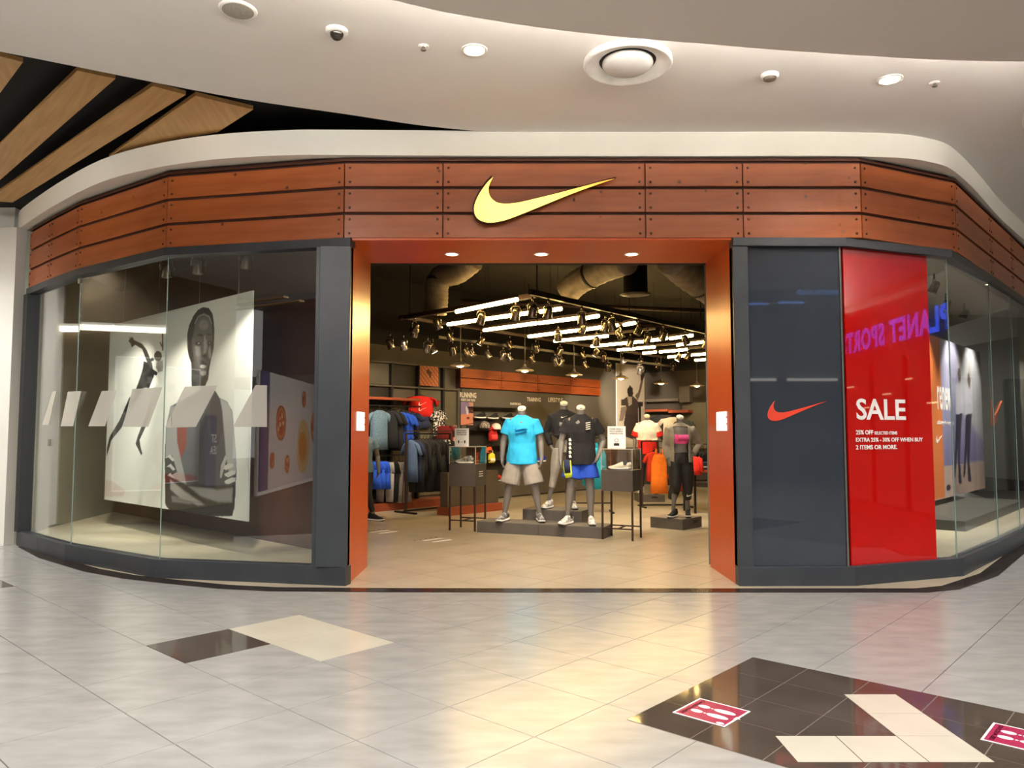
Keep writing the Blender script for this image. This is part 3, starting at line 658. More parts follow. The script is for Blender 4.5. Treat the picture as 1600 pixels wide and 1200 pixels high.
wall_far = MB().box((0, 0, 2.3), (16, .3, 4.6)).build('wall_far', pm('right far wall', (112, 108, 98))); wall_far.location = (15.7, 20.9, 0); wall_far.rotation_euler = (0, 0, math.radians(47)); S(wall_far)
for k in range(6):
    o = MB().box((0, 0, 1.45), (.16, .5, 2.9)).build('shop_front_column', M_SLATE_D); o.location = (15.9, 8.2+k*2.3, 0); tag(o, ORD[k]+' dark shop front column on the right concourse from the storefront, mirrored in the side panes', 'column', 'dark columns of the right concourse')
for x, y in [(11, 9), (12.5, 13), (13.5, 17)]: lamp('mall_downlight_lamp', 'SPOT', (x, y, 4.5), 220, WARM, .06, (0, 0, 0), 140, .9)
for k, (x, y) in enumerate(((9.6, 8.6), (10.4, 10.2), (11.2, 11.8), (12.0, 13.4), (12.8, 15.0), (13.6, 16.6), (12.4, 9.4), (13.4, 11.6))):
    downlight('mall_downlight', (x, y, 4.55), .10, 'recessed downlight over the right concourse, mirrored in the side panes, %s' % (ORD[k]+' along the storefront'), 'downlights over the right concourse')
# across the atrium: upper galleries with light strips and a small blue sign
S(MB().box((2, -14.2, 4.0), (48, .3, 8)).build('wall_back', pm('atrium wall', (84, 86, 92), (92, 94, 100), 1, .5)))
S(MB().box((2, -13.2, 3.7), (48, 2.0, .5)).build('trim_4', pm('gallery edge', (120, 120, 118), rough=.5)))
S(MB().box((2, -13.2, 7.4), (48, 2.0, .4)).build('trim_5', pm('gallery edge', (120, 120, 118), rough=.5)))
for k in range(7):
    t = thing('gallery_light', ORD[k]+' white strip light from the left under the far gallery, mirrored in the black panel', 'light', (2+k*2.2, -12.1, 3.4), 0, 'far gallery strip lights'); MB().box((0, 0, 0), (1.8, .06, .1)).build('tube', em('gallery tube', (255, 246, 236), 2.2), t)
for k in range(3):
    t = thing('gallery_light', ORD[k]+' blue-white strip light from the left on the far upper gallery', 'light', (7.5+k*1.3, -12.1, 6.1+.05*k), 0, 'far upper gallery strip lights'); MB().box((0, 0, 0), (.9, .05, .07)).build('tube', em('blue tube', (120, 160, 255), 2.5), t)
t = thing('blue_shop_sign', 'small blue lit shop sign on the far gallery, mirrored in the black panel', 'sign', (11.9, -12.15, 6.5), PI); text('lettering', 'watch club', .36, em('sign blue', (120, 170, 255), 2.5), t, (0, 0, 0))

# ------------------------------------------------------------------ left window bay
M_BAYW = pm('bay partition brown', (84, 46, 30), (98, 56, 38), 2, .6, coords='pos')
M_PLAT = pm('window platform', (196, 182, 152), (206, 193, 164), 3, .45, coords='pos')
M_GREYW = pm('bay grey wall', (118, 114, 104), (126, 122, 112), 1.5, .6, coords='pos')
L0 = Vector((-1.78, 8.70, 0)); L1 = L0+Av*7.0
li = offset_poly(LP, -.12)
S(MB().prism([(p[0], p[1]) for p in li]+[(-1.80, 8.60), (L1.x, L1.y), (-7.0, 12.0)], 0.004, .12).build('floor.002', M_PLAT))
def wall(name, a, b, h, mat, th=.12, z0=0.0):
    p, L, an, d = seg_frame(a, b); o = MB().box((L/2, th/2, z0+(h-z0)/2), (L, th, h-z0)).build(name, mat); o.location = p; o.rotation_euler = (0, 0, an); return S(o)
wall('wall_bay_left', L1, L0, 4.55, M_BAYW)
wall('wall_bay_left.001', (-6.66, 10.42), L1, 4.55, pm('bay side wall', (128, 128, 112), (134, 134, 118), 2, .6))
S(MB().prism([(p[0], p[1]) for p in li]+[(-1.80, 8.60), (L1.x, L1.y), (-7.0, 12.0)], 4.0, 4.06).build('ceiling.001', pm('bay ceiling', (46, 40, 34), rough=.8)))
# athlete poster hanging in the bay
PR = Vector((-2.98, 8.66, 0)); PW = 4.24; PLf = PR+Av*PW; p_an = math.atan2(-Av.y, -Av.x); PN = -Bv
ZB, ZT = .50, 3.13
CW, CH = 380, 300
A = canvas(CW, CH, (226, 222, 212))
def pmap(px, py):
    w = on_plane(px, py, PLf, PN)-PLf; u = w.dot(-Av); return (u/PW*(CW-1), (ZT-w.z)/(ZT-ZB)*(CH-1))
c3 = lambda *ps: [pmap(130+x/5.926, 440+y/5.926) for x, y in ps]
c4 = lambda *ps: [pmap(130+x/5.456, 620+y/5.456) for x, y in ps]
def c3e(x, y, rx, ry, col, al=1, so=0):
    fillp(A, c3(*[(x+rx*math.cos(t), y+ry*math.sin(t)) for t in np.linspace(0, 2*PI, 24)[:-1]]), col, al, so)
def c4e(x, y, rx, ry, col, al=1, so=0, rot=0):
    fillp(A, c4(*[(x+rx*math.cos(t)*math.cos(rot)-ry*math.sin(t)*math.sin(rot), y+rx*math.cos(t)*math.sin(rot)+ry*math.sin(t)*math.cos(rot)) for t in np.linspace(0, 2*PI, 24)[:-1]]), col, al, so)
D1, D2, D3 = (18, 16, 16), (44, 41, 40), (92, 88, 86)
# runner
fillp(A, c4((150, 700), (250, 720), (360, 800), (340, 850), (140, 850)), (206, 178, 168), .6, 1)
fillp(A, c3((560, 735), (640, 770), (655, 880), (610, 985), (492, 985), (530, 880), (552, 800)), D1)
fillp(A, c3((440, 520), (480, 545), (545, 575), (585, 625), (640, 760), (625, 830), (570, 690), (545, 625), (480, 585), (450, 610), (440, 580), (418, 545)), D2)
for a, b in ((425, 515), (440, 508), (455, 515)): fillp(A, c3((a, b), (a+8, b), (470, 560), (460, 570)), D1)
fillp(A, c3((728, 478), (742, 478), (744, 640), (730, 640)), D2); fillp(A, c3((706, 565), (716, 560), (738, 600), (728, 610)), D2)
c3e(692, 690, 36, 48, D1); fillp(A, c3((680, 740), (735, 730), (742, 790), (735, 830), (695, 840), (672, 800)), (146, 138, 132)); c3e(640, 720, 16, 18, D2); fillp(A, c3((630, 800), (690, 840), (680, 870), (640, 860)), D1)
fillp(A, c3((492, 985), (560, 985), (470, 1140), (430, 1185), (440, 1110)), D1)
fillp(A, c4((395, 0), (410, 20), (330, 260), (240, 370), (215, 460), (200, 505), (200, 440), (225, 340), (310, 200)), D1)
fillp(A, c4((565, 90), (582, 140), (540, 240), (480, 370), (490, 430), (506, 490), (490, 495), (446, 400), (460, 350), (505, 230)), D2)
# portrait head
fillp(A, c3((965, 560), (962, 490), (982, 400), (1018, 322), (1060, 262), (1110, 236), (1162, 246), (1198, 300), (1212, 390), (1214, 510), (1202, 620), (1186, 710), (1168, 800), (1158, 900), (1130, 965), (1003, 965), (1002, 760), (978, 690), (965, 620)), D1)
fillp(A, c3((1022, 470), (1036, 395), (1062, 332), (1115, 306), (1168, 328), (1194, 400), (1200, 510), (1194, 620), (1172, 740), (1140, 850), (1102, 876), (1052, 832), (1014, 742), (992, 660), (1002, 560)), (92, 88, 85), 1, 1)
fillp(A, c3((1030, 385), (1062, 316), (1116, 294), (1168, 316), (1196, 395), (1188, 395), (1160, 330), (1115, 308), (1066, 330), (1038, 392)), (170, 166, 160), .8)
fillp(A, c3((1004, 745), (1060, 840), (1110, 885), (1160, 850), (1128, 965), (1006, 965)), (52, 48, 46), 1, 1)
fillp(A, c3((995, 560), (1030, 560), (1050, 720), (1080, 860), (1040, 820), (1005, 730)), (66, 62, 60), .8, 2)
c3e(1115, 400, 45, 50, (150, 145, 140), .7, 2); c3e(1175, 660, 18, 60, (186, 180, 174), .8, 2); c3e(1065, 655, 26, 40, (140, 134, 130), .6, 2)
fillp(A, c3((1040, 508), (1072, 482), (1112, 494), (1110, 508), (1072, 500)), D1); fillp(A, c3((1136, 494), (1168, 478), (1192, 500), (1166, 494)), D1)
c3e(1064, 574, 30, 18, D1, .9, 1); c3e(1166, 572, 24, 16, D1, .9, 1); c3e(1070, 572, 7, 6, (200, 196, 190)); c3e(1168, 570, 6, 6, (200, 196, 190))
fillp(A, c3((1116, 500), (1132, 500), (1136, 660), (1112, 668)), (176, 170, 164), .8, 1); c3e(1116, 690, 26, 12, D1, .85, 1); c3e(1096, 640, 9, 50, (70, 66, 64), .7, 1)
fillp(A, c3((1075, 770), (1108, 738), (1145, 762), (1140, 776), (1108, 766)), (44, 40, 40)); c3e(1110, 786, 30, 15, (196, 188, 182)); c3e(1112, 848, 28, 26, (168, 162, 156), .8, 1)
fillp(A, c3((965, 560), (1000, 540), (1012, 640), (1030, 740), (1004, 750), (980, 690)), D1, .8, 2); fillp(A, c3((1190, 400), (1214, 420), (1212, 600), (1190, 700), (1180, 620), (1196, 520)), D2, .7, 1)
c3e(1140, 590, 10, 60, (196, 190, 184), .6, 1); c3e(1060, 610, 30, 10, (150, 145, 140), .6, 1); c3e(1100, 740, 20, 8, D1, .8, 1); fillp(A, c3((1010, 880), (1090, 890), (1140, 860), (1120, 965), (1006, 965)), D1, .55, 2)
# portrait body
fillp(A, c4((745, 80), (860, 20), (1000, -60), (1100, -90), (1165, 10), (1225, 40), (1270, 120), (1284, 260), (1300, 480), (1306, 620), (1300, 800), (1290, 930), (1272, 1015), (1040, 1025), (735, 968), (700, 920), (694, 520), (705, 260)), (82, 80, 85))
fillp(A, c4((1100, -90), (1165, 10), (1190, 90), (1190, 300), (1150, 420), (1090, 300), (1080, 100)), (72, 66, 72))
fillp(A, c4((800, 262), (884, 262), (880, 420), (840, 520), (806, 560), (790, 400)), (124, 46, 30))
fillp(A, c4((1165, 12), (1225, 42), (1268, 120), (1284, 260), (1302, 500), (1306, 640), (1240, 640), (1215, 500), (1200, 300), (1185, 120)), (170, 166, 164), 1, 1)
fillp(A, c4((708, 260), (745, 80), (800, 80), (800, 380), (880, 740), (860, 810), (760, 700), (700, 600)), (150, 146, 142), 1, 1)
fillp(A, c4((694, 520), (760, 500), (800, 640), (700, 700)), D2); 
for q in ((700, 520), (706, 600), (702, 680)): fillp(A, c4(q, (q[0]+40, q[1]-30), (q[0]+80, q[1]+20), (q[0]+60, q[1]+30), (q[0]+30, q[1])), (190, 184, 178))
fillp(A, c4((700, 660), (880, 750), (1160, 760), (1290, 750), (1286, 960), (1000, 985), (735, 960), (700, 900)), (46, 43, 42), 1, 1)
fillp(A, c4((880, 755), (1150, 790), (1280, 770), (1270, 900), (1150, 900), (1000, 850)), (150, 146, 142), .9, 2); fillp(A, c4((740, 700), (860, 800), (1040, 920), (980, 930), (820, 860), (740, 790)), (176, 170, 164), .8, 2)
fillp(A, c4((745, 840), (900, 880), (930, 920), (760, 900)), (150, 146, 142), .7, 2); fillp(A, c4((735, 955), (1000, 985), (1272, 960), (1268, 1014), (1000, 1012), (740, 972)), D1, .9, 1)
for k, q in enumerate(((1180, 600), (1200, 660), (1200, 720))): fillp(A, c4(q, (q[0]+60, q[1]-30), (q[0]+100, q[1]-30), (q[0]+96, q[1]), (q[0]+40, q[1]+24), (q[0]+10, q[1]+18)), (206, 200, 194))
fillp(A, c4((1165, 690), (1172, 590), (1210, 500), (1228, 510), (1205, 590), (1180, 690)), (176, 170, 166))
t = thing('athlete_poster', 'large black and white athlete poster hanging in the left window', 'poster', (PLf.x, PLf.y, ZB), p_an)
print_sheet('print', A, PW, ZT-ZB, t, .45)
MB().box((PW/2, .012, (ZT-ZB)/2), (PW, .018, ZT-ZB)).build('board', M_WHITE, t)
for u in (.5, 1.7, 2.9, 3.9): MB().tube([(u, .01, ZT-ZB), (u, .01, 3.99-ZB)], .003, 6).build('wire', M_METAL, t)
tr = thing('spot_track', 'black lighting track in the left window above the poster', 'lighting track', (-3.4, 8.55, 3.62), math.radians(-24)); MB().box((0, 0, 0), (1.5, .035, .03)).build('rail', M_BLACKM, tr); 
for x in (-.6, .6): MB().tube([(x, 0, 0), (x, 0, .38)], .004, 6).build('wire', M_METAL, tr)

# spot lights: one model, copied everywhere
def make_spot(lens=M_SPOTLENS):
    t = thing('spotlight', 'x', 'spotlight')
    MB().tube([(0, 0, 0), (0, 0, -.06)], .012, 8).build('stem', M_SPOTM, t, True)
    MB().tube([(-.062, 0, -.16), (-.062, 0, -.10), (-.04, 0, -.065), (.04, 0, -.065), (.062, 0, -.10), (.062, 0, -.16)], .007, 6).build('yoke', M_SPOTM, t, True)
    tl = Matrix.Translation((0, 0, -.16))@Matrix.Rotation(.5, 4, 'X')
    MB().lathe([(0, .075), (.03, .07), (.045, .05), (.052, -.05), (.056, -.07), (.05, -.07)], n=16).xf(tl).build('can', M_SPOTM, t, True)
    MB().lathe([(.05, -.066), (.02, -.062), (0, -.062)], n=16).xf(tl).build('lens', lens, t, True)
    return t
SPOT0 = make_spot(); SPOT0.scale = (1.25, 1.25, 1.25)
_first = [True]
def spot(loc, rz, label, group=None):
    if _first[0]: _first[0] = False; o = SPOT0
    else: o = dup(SPOT0)
    o.location = loc; o.rotation_euler = (0, 0, rz); o['label'] = label
    if group: o['group'] = group
    elif 'group' in o: del o['group']
    return o
for k, (x, y, z, lb) in enumerate(((-2.95, 8.35, 3.62, 'right'), (-3.6, 8.64, 3.62, 'middle'), (-4.05, 8.84, 3.62, 'left'))):
    spot((x, y, z-.01), .3, lb+' spotlight on the track in the left window', None)
def sl(loc, tgt, e, ang=50, col=(1, .93, .82), bl=.7, size=.04):
    o = lamp('window_spot_lamp', 'SPOT', loc, e, col, size, spot=ang, blend=bl); aim(o, tgt); return o
sl((-2.8, 7.98, 3.34), (-3.45, 9.1, 1.7), 330, 48); sl((-4.0, 8.55, 3.34), (-4.6, 10.0, 1.6), 420, 48); sl((-5.1, 9.3, 3.34), (-5.6, 11.0, 1.7), 420, 48)
sl((-3.4, 8.3, 3.3), (-2.5, 8.5, .2), 30, 80)

# ------------------------------------------------------------------ right window bay
R0 = Vector((2.33, 8.70, 0)); R1 = R0+Bv*11.0
ri = offset_poly(WPLAN[5:], -.12)
S(MB().prism([(2.33, YF+.16), *[(p[0], p[1]) for p in ri], (R1.x, R1.y), (2.33, 8.7)], .004, .12).build('floor.003', M_PLAT))
wall('wall_bay_right', R0, R1, 4.55, M_GREYW)
S(MB().prism([(2.33, YF+.16), *[(p[0], p[1]) for p in ri], (R1.x, R1.y), (2.33, 8.7)], 3.85, 3.9).build('ceiling.002', pm('right bay ceiling', (150, 144, 130), rough=.7)))
S(MB().prism([(2.33, YF+.16), (3.54, YF+.16), lerp(ri[0], ri[1], .8), (4.2, 9.6), (2.33, 8.7)], .12, 3.84).build('wall_bay_right.001', M_SLATE_D))
q0 = Vector((7.0, 13.05, 0)); pw = 3.9
RP0 = Vector((7.40, 13.30, 0))-Bv*.35; NB = Vector((Bv.y, -Bv.x, 0))
RW, RH, RZ = 4.1, 2.86, .34
A = canvas(110, 110, (150, 146, 186))
def rmap(px, py):
    w = on_plane(px, py, RP0, NB)-RP0; return (w.dot(Bv)/RW*109, (RZ+RH-w.z)/RH*109)
rr_ = lambda *ps: [rmap(*p) for p in ps]
for y in range(110):
    k = y/109; A[y, :] = np.array((176, 172, 196))*(1-k)+np.array((120, 114, 160))*k
fillp(A, rr_((1500, 500), (1545, 500), (1545, 700), (1500, 640)), (198, 198, 200), .8, 3)
fillp(A, rr_((1440, 733), (1545, 720), (1545, 800), (1440, 800)), (196, 170, 160))
fillp(A, [(0, 0), (rmap(1470, 600)[0], 0), (rmap(1470, 600)[0], 109), (0, 109)], (226, 122, 60))
for cx, hy, ty in ((1499, 580, 755), (1514, 588, 752)):
    fillp(A, rr_((cx-5, 640), (cx+5, 640), (cx+2, 690), (cx+1, 720), (cx+4, ty), (cx-1, ty), (cx-3, 700), (cx-6, ty-8), (cx-9, ty-6), (cx-6, 690)), (58, 52, 72), 1)
    fillp(A, rr_((cx-6, 600), (cx+4, 597), (cx+6, 645), (cx-5, 648)), (206, 202, 214)); fillp(A, rr_((cx-1, hy-22), (cx+2, hy-24), (cx+3, hy+20), (cx-1, hy+20)), (190, 176, 172)); ell(A, *rmap(cx, hy+6), 3.2, 5.5, (96, 78, 72))
ell(A, *rmap(1500, 745), 4, 1.2, (70, 60, 64)); ell(A, *rmap(1482, 762), 4, 2, (60, 50, 54))
t = thing('lavender_poster', 'lavender poster with two athletes and an orange edge in the right window', 'poster', (RP0.x, RP0.y, RZ), TH)
print_sheet('print', A, RW, RH, t, .4); MB().box((RW/2, .014, RH/2), (RW, .022, RH)).build('board', M_WHITE, t)
def rp_loc(px, py):
    w = on_plane(px, py, RP0, NB)-RP0; return Vector((w.dot(Bv), -.003, w.z-RZ))
fit_text('lettering', 'renew', M_WHITEP, t, (1465, 640), (1487, 638), .42, lambda x, y: rp_loc(x, y), .012)
fit_text('lettering', 'cushioning for every run', M_WHITEP, t, (1464, 665), (1490, 663), .10, lambda x, y: rp_loc(x, y), .02)
o = MB().vprism([(x*.42, z*.42) for x, z in SWOOSH], -.003, -.001).build('logo', M_WHITEP, t); o.location = rp_loc(1467.5, 686)
o = MB().box((0, 0, .07), (4.6, .9, .14)).build('display_riser', pm('dark riser', (66, 66, 58), (74, 74, 66), 3, .5)); o.location = (7.55, 12.75, .12); o.rotation_euler = (0, 0, TH); tag(o, 'low dark grey riser under the lavender poster in the right window', 'riser')
o = MB().vprism([(x*.80, z*1.25) for x, z in SWOOSH], -.012, .012).build('hanging_logo', pm('orange logo', (246, 104, 40), rough=.5)); c = PY(1574, 645, 11.6); o.location = (c.x, c.y+.25, c.z); o.rotation_euler = (0, 0, TH); tag(o, 'orange check-mark logo on the right window near the photo edge', 'logo')
for k, (s, d) in enumerate(((3.6, .9), (5.0, 1.0), (6.3, 1.1), (7.6, 1.1), (4.4, 1.4))):
    p = R0+Bv*s-Av*d*.9; spot((p.x, p.y, 3.84), TH, 'small black spotlight under the ceiling of the right window, '+('first from the sale panel', 'third from the sale panel', 'fourth from the sale panel', 'fifth from the sale panel', 'second from the sale panel')[k], 'spotlights in the right window')
for s in (4.2, 6.0, 8.0, 9.6):
    p = R0+Bv*s-Av*1.35; q = R0+Bv*(s+.1)-Av*.2; sl((p.x, p.y, 3.62), (q.x, q.y, 1.2), 300, 85)
    sl((p.x, p.y, 3.5), (p.x-.1, p.y-.5, 0), 200, 90)

# ------------------------------------------------------------------ shop interior: shell
WO = Vector((-2.70, 15.0, 0)); WT1 = 9.86
def wall_pt(px, py, off=0.0):          # pixel -> (t along the back wall, z), off = distance in front of it
    p0 = WO-Av*off; w = on_plane(px, py, p0, Av)-p0; return w.dot(Bv), w.z+0.0
def WP(t, off, z): p = WO+Bv*t-Av*off; return Vector((p.x, p.y, z))
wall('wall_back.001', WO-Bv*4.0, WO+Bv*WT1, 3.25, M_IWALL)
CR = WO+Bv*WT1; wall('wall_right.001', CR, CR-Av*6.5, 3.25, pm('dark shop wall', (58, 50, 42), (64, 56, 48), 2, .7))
wall('wall_back.002', WO-Bv*4.0, WO+Bv*WT1, 4.6, M_ICEIL, .1, 3.25)
wall('wall_right.002', CR, CR-Av*6.5, 4.6, M_ICEIL, .1, 3.25)
S(MB().prism([(PX0-.3, PORT_D), (PX1+.3, PORT_D), (10, 17), (4.5, 24), (-8, 14)], 4.6, 4.66).build('ceiling.003', M_ICEIL))
# the suspended lighting grid: two long rails, a front bar, tubes between them
GZ = 3.50
def bar(a, b, w, mat, name, parent, hh_=None):
    a, b = Vector(a), Vector(b); d = b-a; c = (a+b)/2; M = d.to_track_quat('X', 'Z').to_matrix()
    return MB().box(c, (d.length, w, hh_ or w), M=M).build(name, mat, parent)
gridt = thing('ceiling_light_grid', 'suspended black lighting grid with two long rails in the shop', 'lighting grid', (0, 0, 0))
gA0, gA1 = G(828, 456, GZ), G(1104, 519, GZ); gA1 = gA1+(gA1-gA0)*.45
gB0, gB1 = G(626, 495, GZ), G(1023, 556, GZ); gB1 = gB1+(gB1-gB0)*.22
bar(gA0, gA1, .06, M_BLACKM, 'rail', gridt, .08); bar(gB0, gB1, .06, M_BROWNM, 'rail', gridt, .06); bar(G(625, 497, GZ), G(838, 461, GZ), .07, M_BROWNM, 'rail', gridt, .07)
TUBES = [((713, 487), (808, 468)), ((700, 507), (833, 488)), ((844, 487), (877, 482.5)), ((756, 516), (838, 505)), ((842, 505), (903, 497)), ((910, 498), (935, 493.5)), ((826, 526), (895, 517)), ((898, 517), (965, 508)), ((975, 507.5), (992, 504.5)),
         ((866, 533), (950, 525)), ((924, 541), (1000, 534)), ((1003, 534), (1042, 528.5)), ((1047, 529), (1082, 524)), ((965, 547), (1023, 542)), ((1058, 539), (1104, 534)), ((1005, 552), (1025, 550)), ((1031, 550), (1075, 546)), ((1044, 558), (1102, 553)), ((1086, 563), (1112, 561))]
WIRE_M = MB().tube([(0, 0, .06), (0, 0, 1.19)], .003, 5).mesh('wire', M_BLACKM)
TM = MB().tube([(-.5, 0, 0), (.5, 0, 0)], .030, 10).mesh('tube', M_TUBE, True); TH_M = MB().box((0, 0, .051), (1.0, .05, .044)).mesh("holder", M_BROWNM)
TROW = [(1, ''), (2, 'left'), (2, 'right'), (3, 'left'), (3, 'middle'), (3, 'right'), (4, 'left'), (4, 'middle'), (4, 'right'), (5, ''), (6, 'left'), (6, 'middle'), (6, 'right'), (7, 'left'), (7, 'right'), (8, 'left'), (8, 'right'), (9, ''), (10, '')]
for (p, q), (row, wh_) in zip(TUBES, TROW):
    a, b = G(*p, GZ-.09), G(*q, GZ-.09); d = b-a
    t = thing('tube_light', 'warm white tube light on the ceiling grid, %s row from the front%s' % (ORD[row-1], ', %s piece' % wh_ if wh_ else ''), 'tube light', (a+b)/2, math.atan2(d.y, d.x), 'tube lights on the ceiling grid')
    part_mesh('wire', WIRE_M, t); part_mesh('tube', TM, t, scale=(d.length, 1, 1)); part_mesh('holder', TH_M, t, scale=(d.length, 1, 1))
for p, q in (((866, 531), (1024, 513)), ((826, 524), (992, 503)), ((756, 514), (935, 492)), ((700, 505), (877, 481)), ((924, 539), (1082, 522)), ((965, 545), (1104, 532)), ((1005, 550), (1106, 541))):
    bar(G(*p, GZ), G(*q, GZ), .045, M_BROWNM, 'cross_bar', gridt)
for u in (.02, .33, .66): 
    for p in (gA0.lerp(gA1, u), gB0.lerp(gB1, u)): MB().tube([p, (p.x, p.y, 4.6)], .011, 6).build('drop_rod', M_BLACKM, gridt)
# spotlights on and around the grid
sp = []
for k in range(9): sp.append(gA0.lerp(gA1, (k+.5)/9.5)-Vector((0, 0, .04)))
for k in range(12): sp.append(gB0.lerp(gB1, (k+.4)/12.5)-Vector((0, 0, .03)))
for px, py in sorted(((752, 478), (806, 470), (832, 464), (683, 487), (648, 494), (872, 508), (932, 517), (985, 520), (1012, 513), (1060, 545), (910, 496), (946, 492), (968, 505), (931, 537), (1075, 543))): sp.append(G(px, py, GZ-.05))
for k, p in enumerate(sp):
    nm = ('under the right-hand rail of the ceiling grid, %s from the entrance' % ORD[k]) if k < 9 else ('under the left-hand rail of the ceiling grid, %s from the front' % ORD[k-9]) if k < 21 else ('among the tubes of the ceiling grid, %s from the left' % ORD[k-21])
    spot(p, random.uniform(-1.6, 1.6), 'spotlight '+nm, 'spotlights under the shop ceiling')
for k, px in enumerate((609, 630, 668, 676, 707, 728, 737, 762, 786, 795, 830, 867, 877, 914, 950, 1000)):
    spot(WP(wall_pt(px, 560, 1.6)[0], 1.6, 3.25), random.uniform(-1.6, 1.6), 'spotlight on the rear track before the back wall, %s from the left' % ORD[k], 'spotlights under the shop ceiling')
lowbar = thing('rear_track', 'black lighting track in front of the back wall of the shop', 'lighting track', (0, 0, 0)); bar(WP(.2, 1.6, 3.27), WP(8.6, 1.6, 3.27), .05, M_BLACKM, 'rail', lowbar)
for k in range(4): MB().tube([WP(.8+k*2.3, 1.6, 3.27), WP(.8+k*2.3, 1.6, 4.6)], .006, 6).build('drop_rod', M_BLACKM, lowbar)
# pendants
for k, (px, py) in enumerate(((719, 570), (820, 578), (897, 585), (970, 590), (1033, 598), (1089, 602))):
    g = G(px, py, 2.75)
    lb = ['pendant lamp nearest the left, in front of the plank header', 'pendant lamp second from the left, over the blue-shirt mannequin', 'third pendant lamp from the left', 'pendant lamp in front of the tall athlete wall poster', 'fifth pendant lamp, right of the athlete wall poster', 'rightmost pendant lamp beside the orange jamb'][k]
    if k == 0:
        t = P0 = thing('pendant_lamp', lb, 'pendant lamp', g, 0, 'row of pendant lamps')
        MB().lathe([(.03, .11), (.035, .06), (.07, .045), (.16, .005), (.19, -.01), (.185, -.016), (.15, -.004), (.06, .03), (0, .035)], n=28).build('shade', pm('bronze shade', (70, 60, 46), rough=.35, metal=.6), t, True)
        MB().lathe([(0, .03), (.04, .02), (.066, -.005), (.06, -.035), (0, -.055)], n=16).build('bulb', M_BULB, t, True)
        MB().lathe([(.06, -.012), (.12, -.03), (.165, -.03), (.19, -.012), (.187, -.008), (.16, -.022), (.12, -.022), (.06, -.008)], n=28).build('rim_cage', pm('pale rim', (206, 188, 150), rough=.3), t, True)
        MB().tube([(0, 0, .10), (0, 0, .42)], .012, 8).build('stem', M_BLACKM, t); MB().tube([(0, 0, .42), (0, 0, 1.85)], .005, 6).build('cord', M_BLACKM, t)
    else: dup(P0, g, 0, lb)
# ducts and the drum diffuser
def duct(name, pts, r, label):
    t = thing(name, label, 'duct', pts[0]); p = catmull([Vector(q)-Vector(pts[0]) for q in pts], 10); n = len(p)
    MB().tube([tuple(q) for q in p], [r*(1+.03*math.sin(i*2.2)) for i in range(n)], 18).build('hose', M_DUCT, t, True); MB().tube([tuple(p[n//2]), tuple(p[n//2]+(p[n//2+1]-p[n//2]).normalized()*.05)], r*1.06, 18).build('clamp_band', M_BLACKM, t, True)
duct('air_duct', [PY(740, 405, 12.5), PY(715, 425, 12.7), PY(690, 432, 13), PY(683, 448, 13), PY(682, 470, 13), PY(680, 490, 13)], .20, 'grey flexible air duct bending down near the left of the entrance')
duct('air_duct', [PY(980, 408, 11.5), PY(945, 420, 12), PY(905, 440, 12.4), PY(885, 458, 12.6)], .21, 'grey flexible air duct left of the drum diffuser')
duct('air_duct', [PY(1050, 405, 11), PY(1075, 428, 11.4), PY(1110, 452, 11.8), PY(1140, 470, 12)], .24, 'grey flexible air duct right of the drum diffuser')
g = PY(993, 462, 12.0); t = thing('drum_diffuser', 'black drum air diffuser with round plate under the shop ceiling', 'air diffuser', g)
MB().lathe([(.0, .0), (.12, .0), (.235, .012), (.24, .02), (.19, .03), (.19, 4.6-g.z), (0, 4.6-g.z)], n=32).build('drum', M_BLACKM, t, True); MB().lathe([(.24, .004), (.25, .018), (.24, .026), (.2, .026)], n=32).build('rim', M_FIX, t, True)
for k, (a, b) in enumerate(((8.6, 1.5), (15.0, 3.2), (16.5, 5.0))):
    t = thing('ceiling_pipe', ['dark pipe under the shop ceiling nearest the entrance', 'dark pipe under the shop ceiling, second from the entrance', 'dark pipe under the shop ceiling, deepest in the shop'][k], 'pipe'); MB().tube([(-4, a+k*1.1, 4.4), (5, a+2+k*1.1, 4.4)], .05, 10).build('pipe', M_BROWNM, t, True); MB().box((.5, a+1+k*1.1, 4.5), (.04, .06, .2)).build('hanger', M_BLACKM, t)

# ------------------------------------------------------------------ back wall of the shop: frames, header, signs
M_HEAD = pm('shop header plank', (150, 66, 22), (176, 84, 36), 2.2, .42, stretch=(.8, 6, 6), detail=6)
M_OLIVE = pm('olive wall panel', (92, 86, 68), (104, 97, 78), 2.5, .65)
M_DPANEL = pm('dark wall panel', (36, 31, 27), (42, 37, 32), 3, .6)
M_OFFW = pm('warm white letters', (232, 222, 206), rough=.5)
ta, _ = wall_pt(719, 606, .15); tb, _ = wall_pt(938, 620, .15)
zh0, zh1 = wall_pt(719, 605.5, .15)[1], wall_pt(719, 574.5, .15)[1]
hd_ = thing('plank_header', 'orange plank header on the back wall above the running and training signs', 'header', WP(ta, .15, zh0), TH)
MB().box(((tb-ta)/2, .075, (zh1-zh0)/2), (tb-ta, .13, zh1-zh0-.01)).build('backing', M_BACK, hd_)
nc = 4
for a in range(nc):
    for b in range(2):
        L = (tb-ta)/nc; h = (zh1-zh0)/2; o = MB().vprism([(.006, .006), (L-.006, .006), (L-.006, h-.01), (.006, h-.01)], -.012, .02).build('plank', M_HEAD, hd_, bevel=.003); o.location = (a*L, 0, b*h)
        for bx in (.06, L-.06): part_mesh('bolt', bolt_me, o, (bx, -.012, h/2-.05))
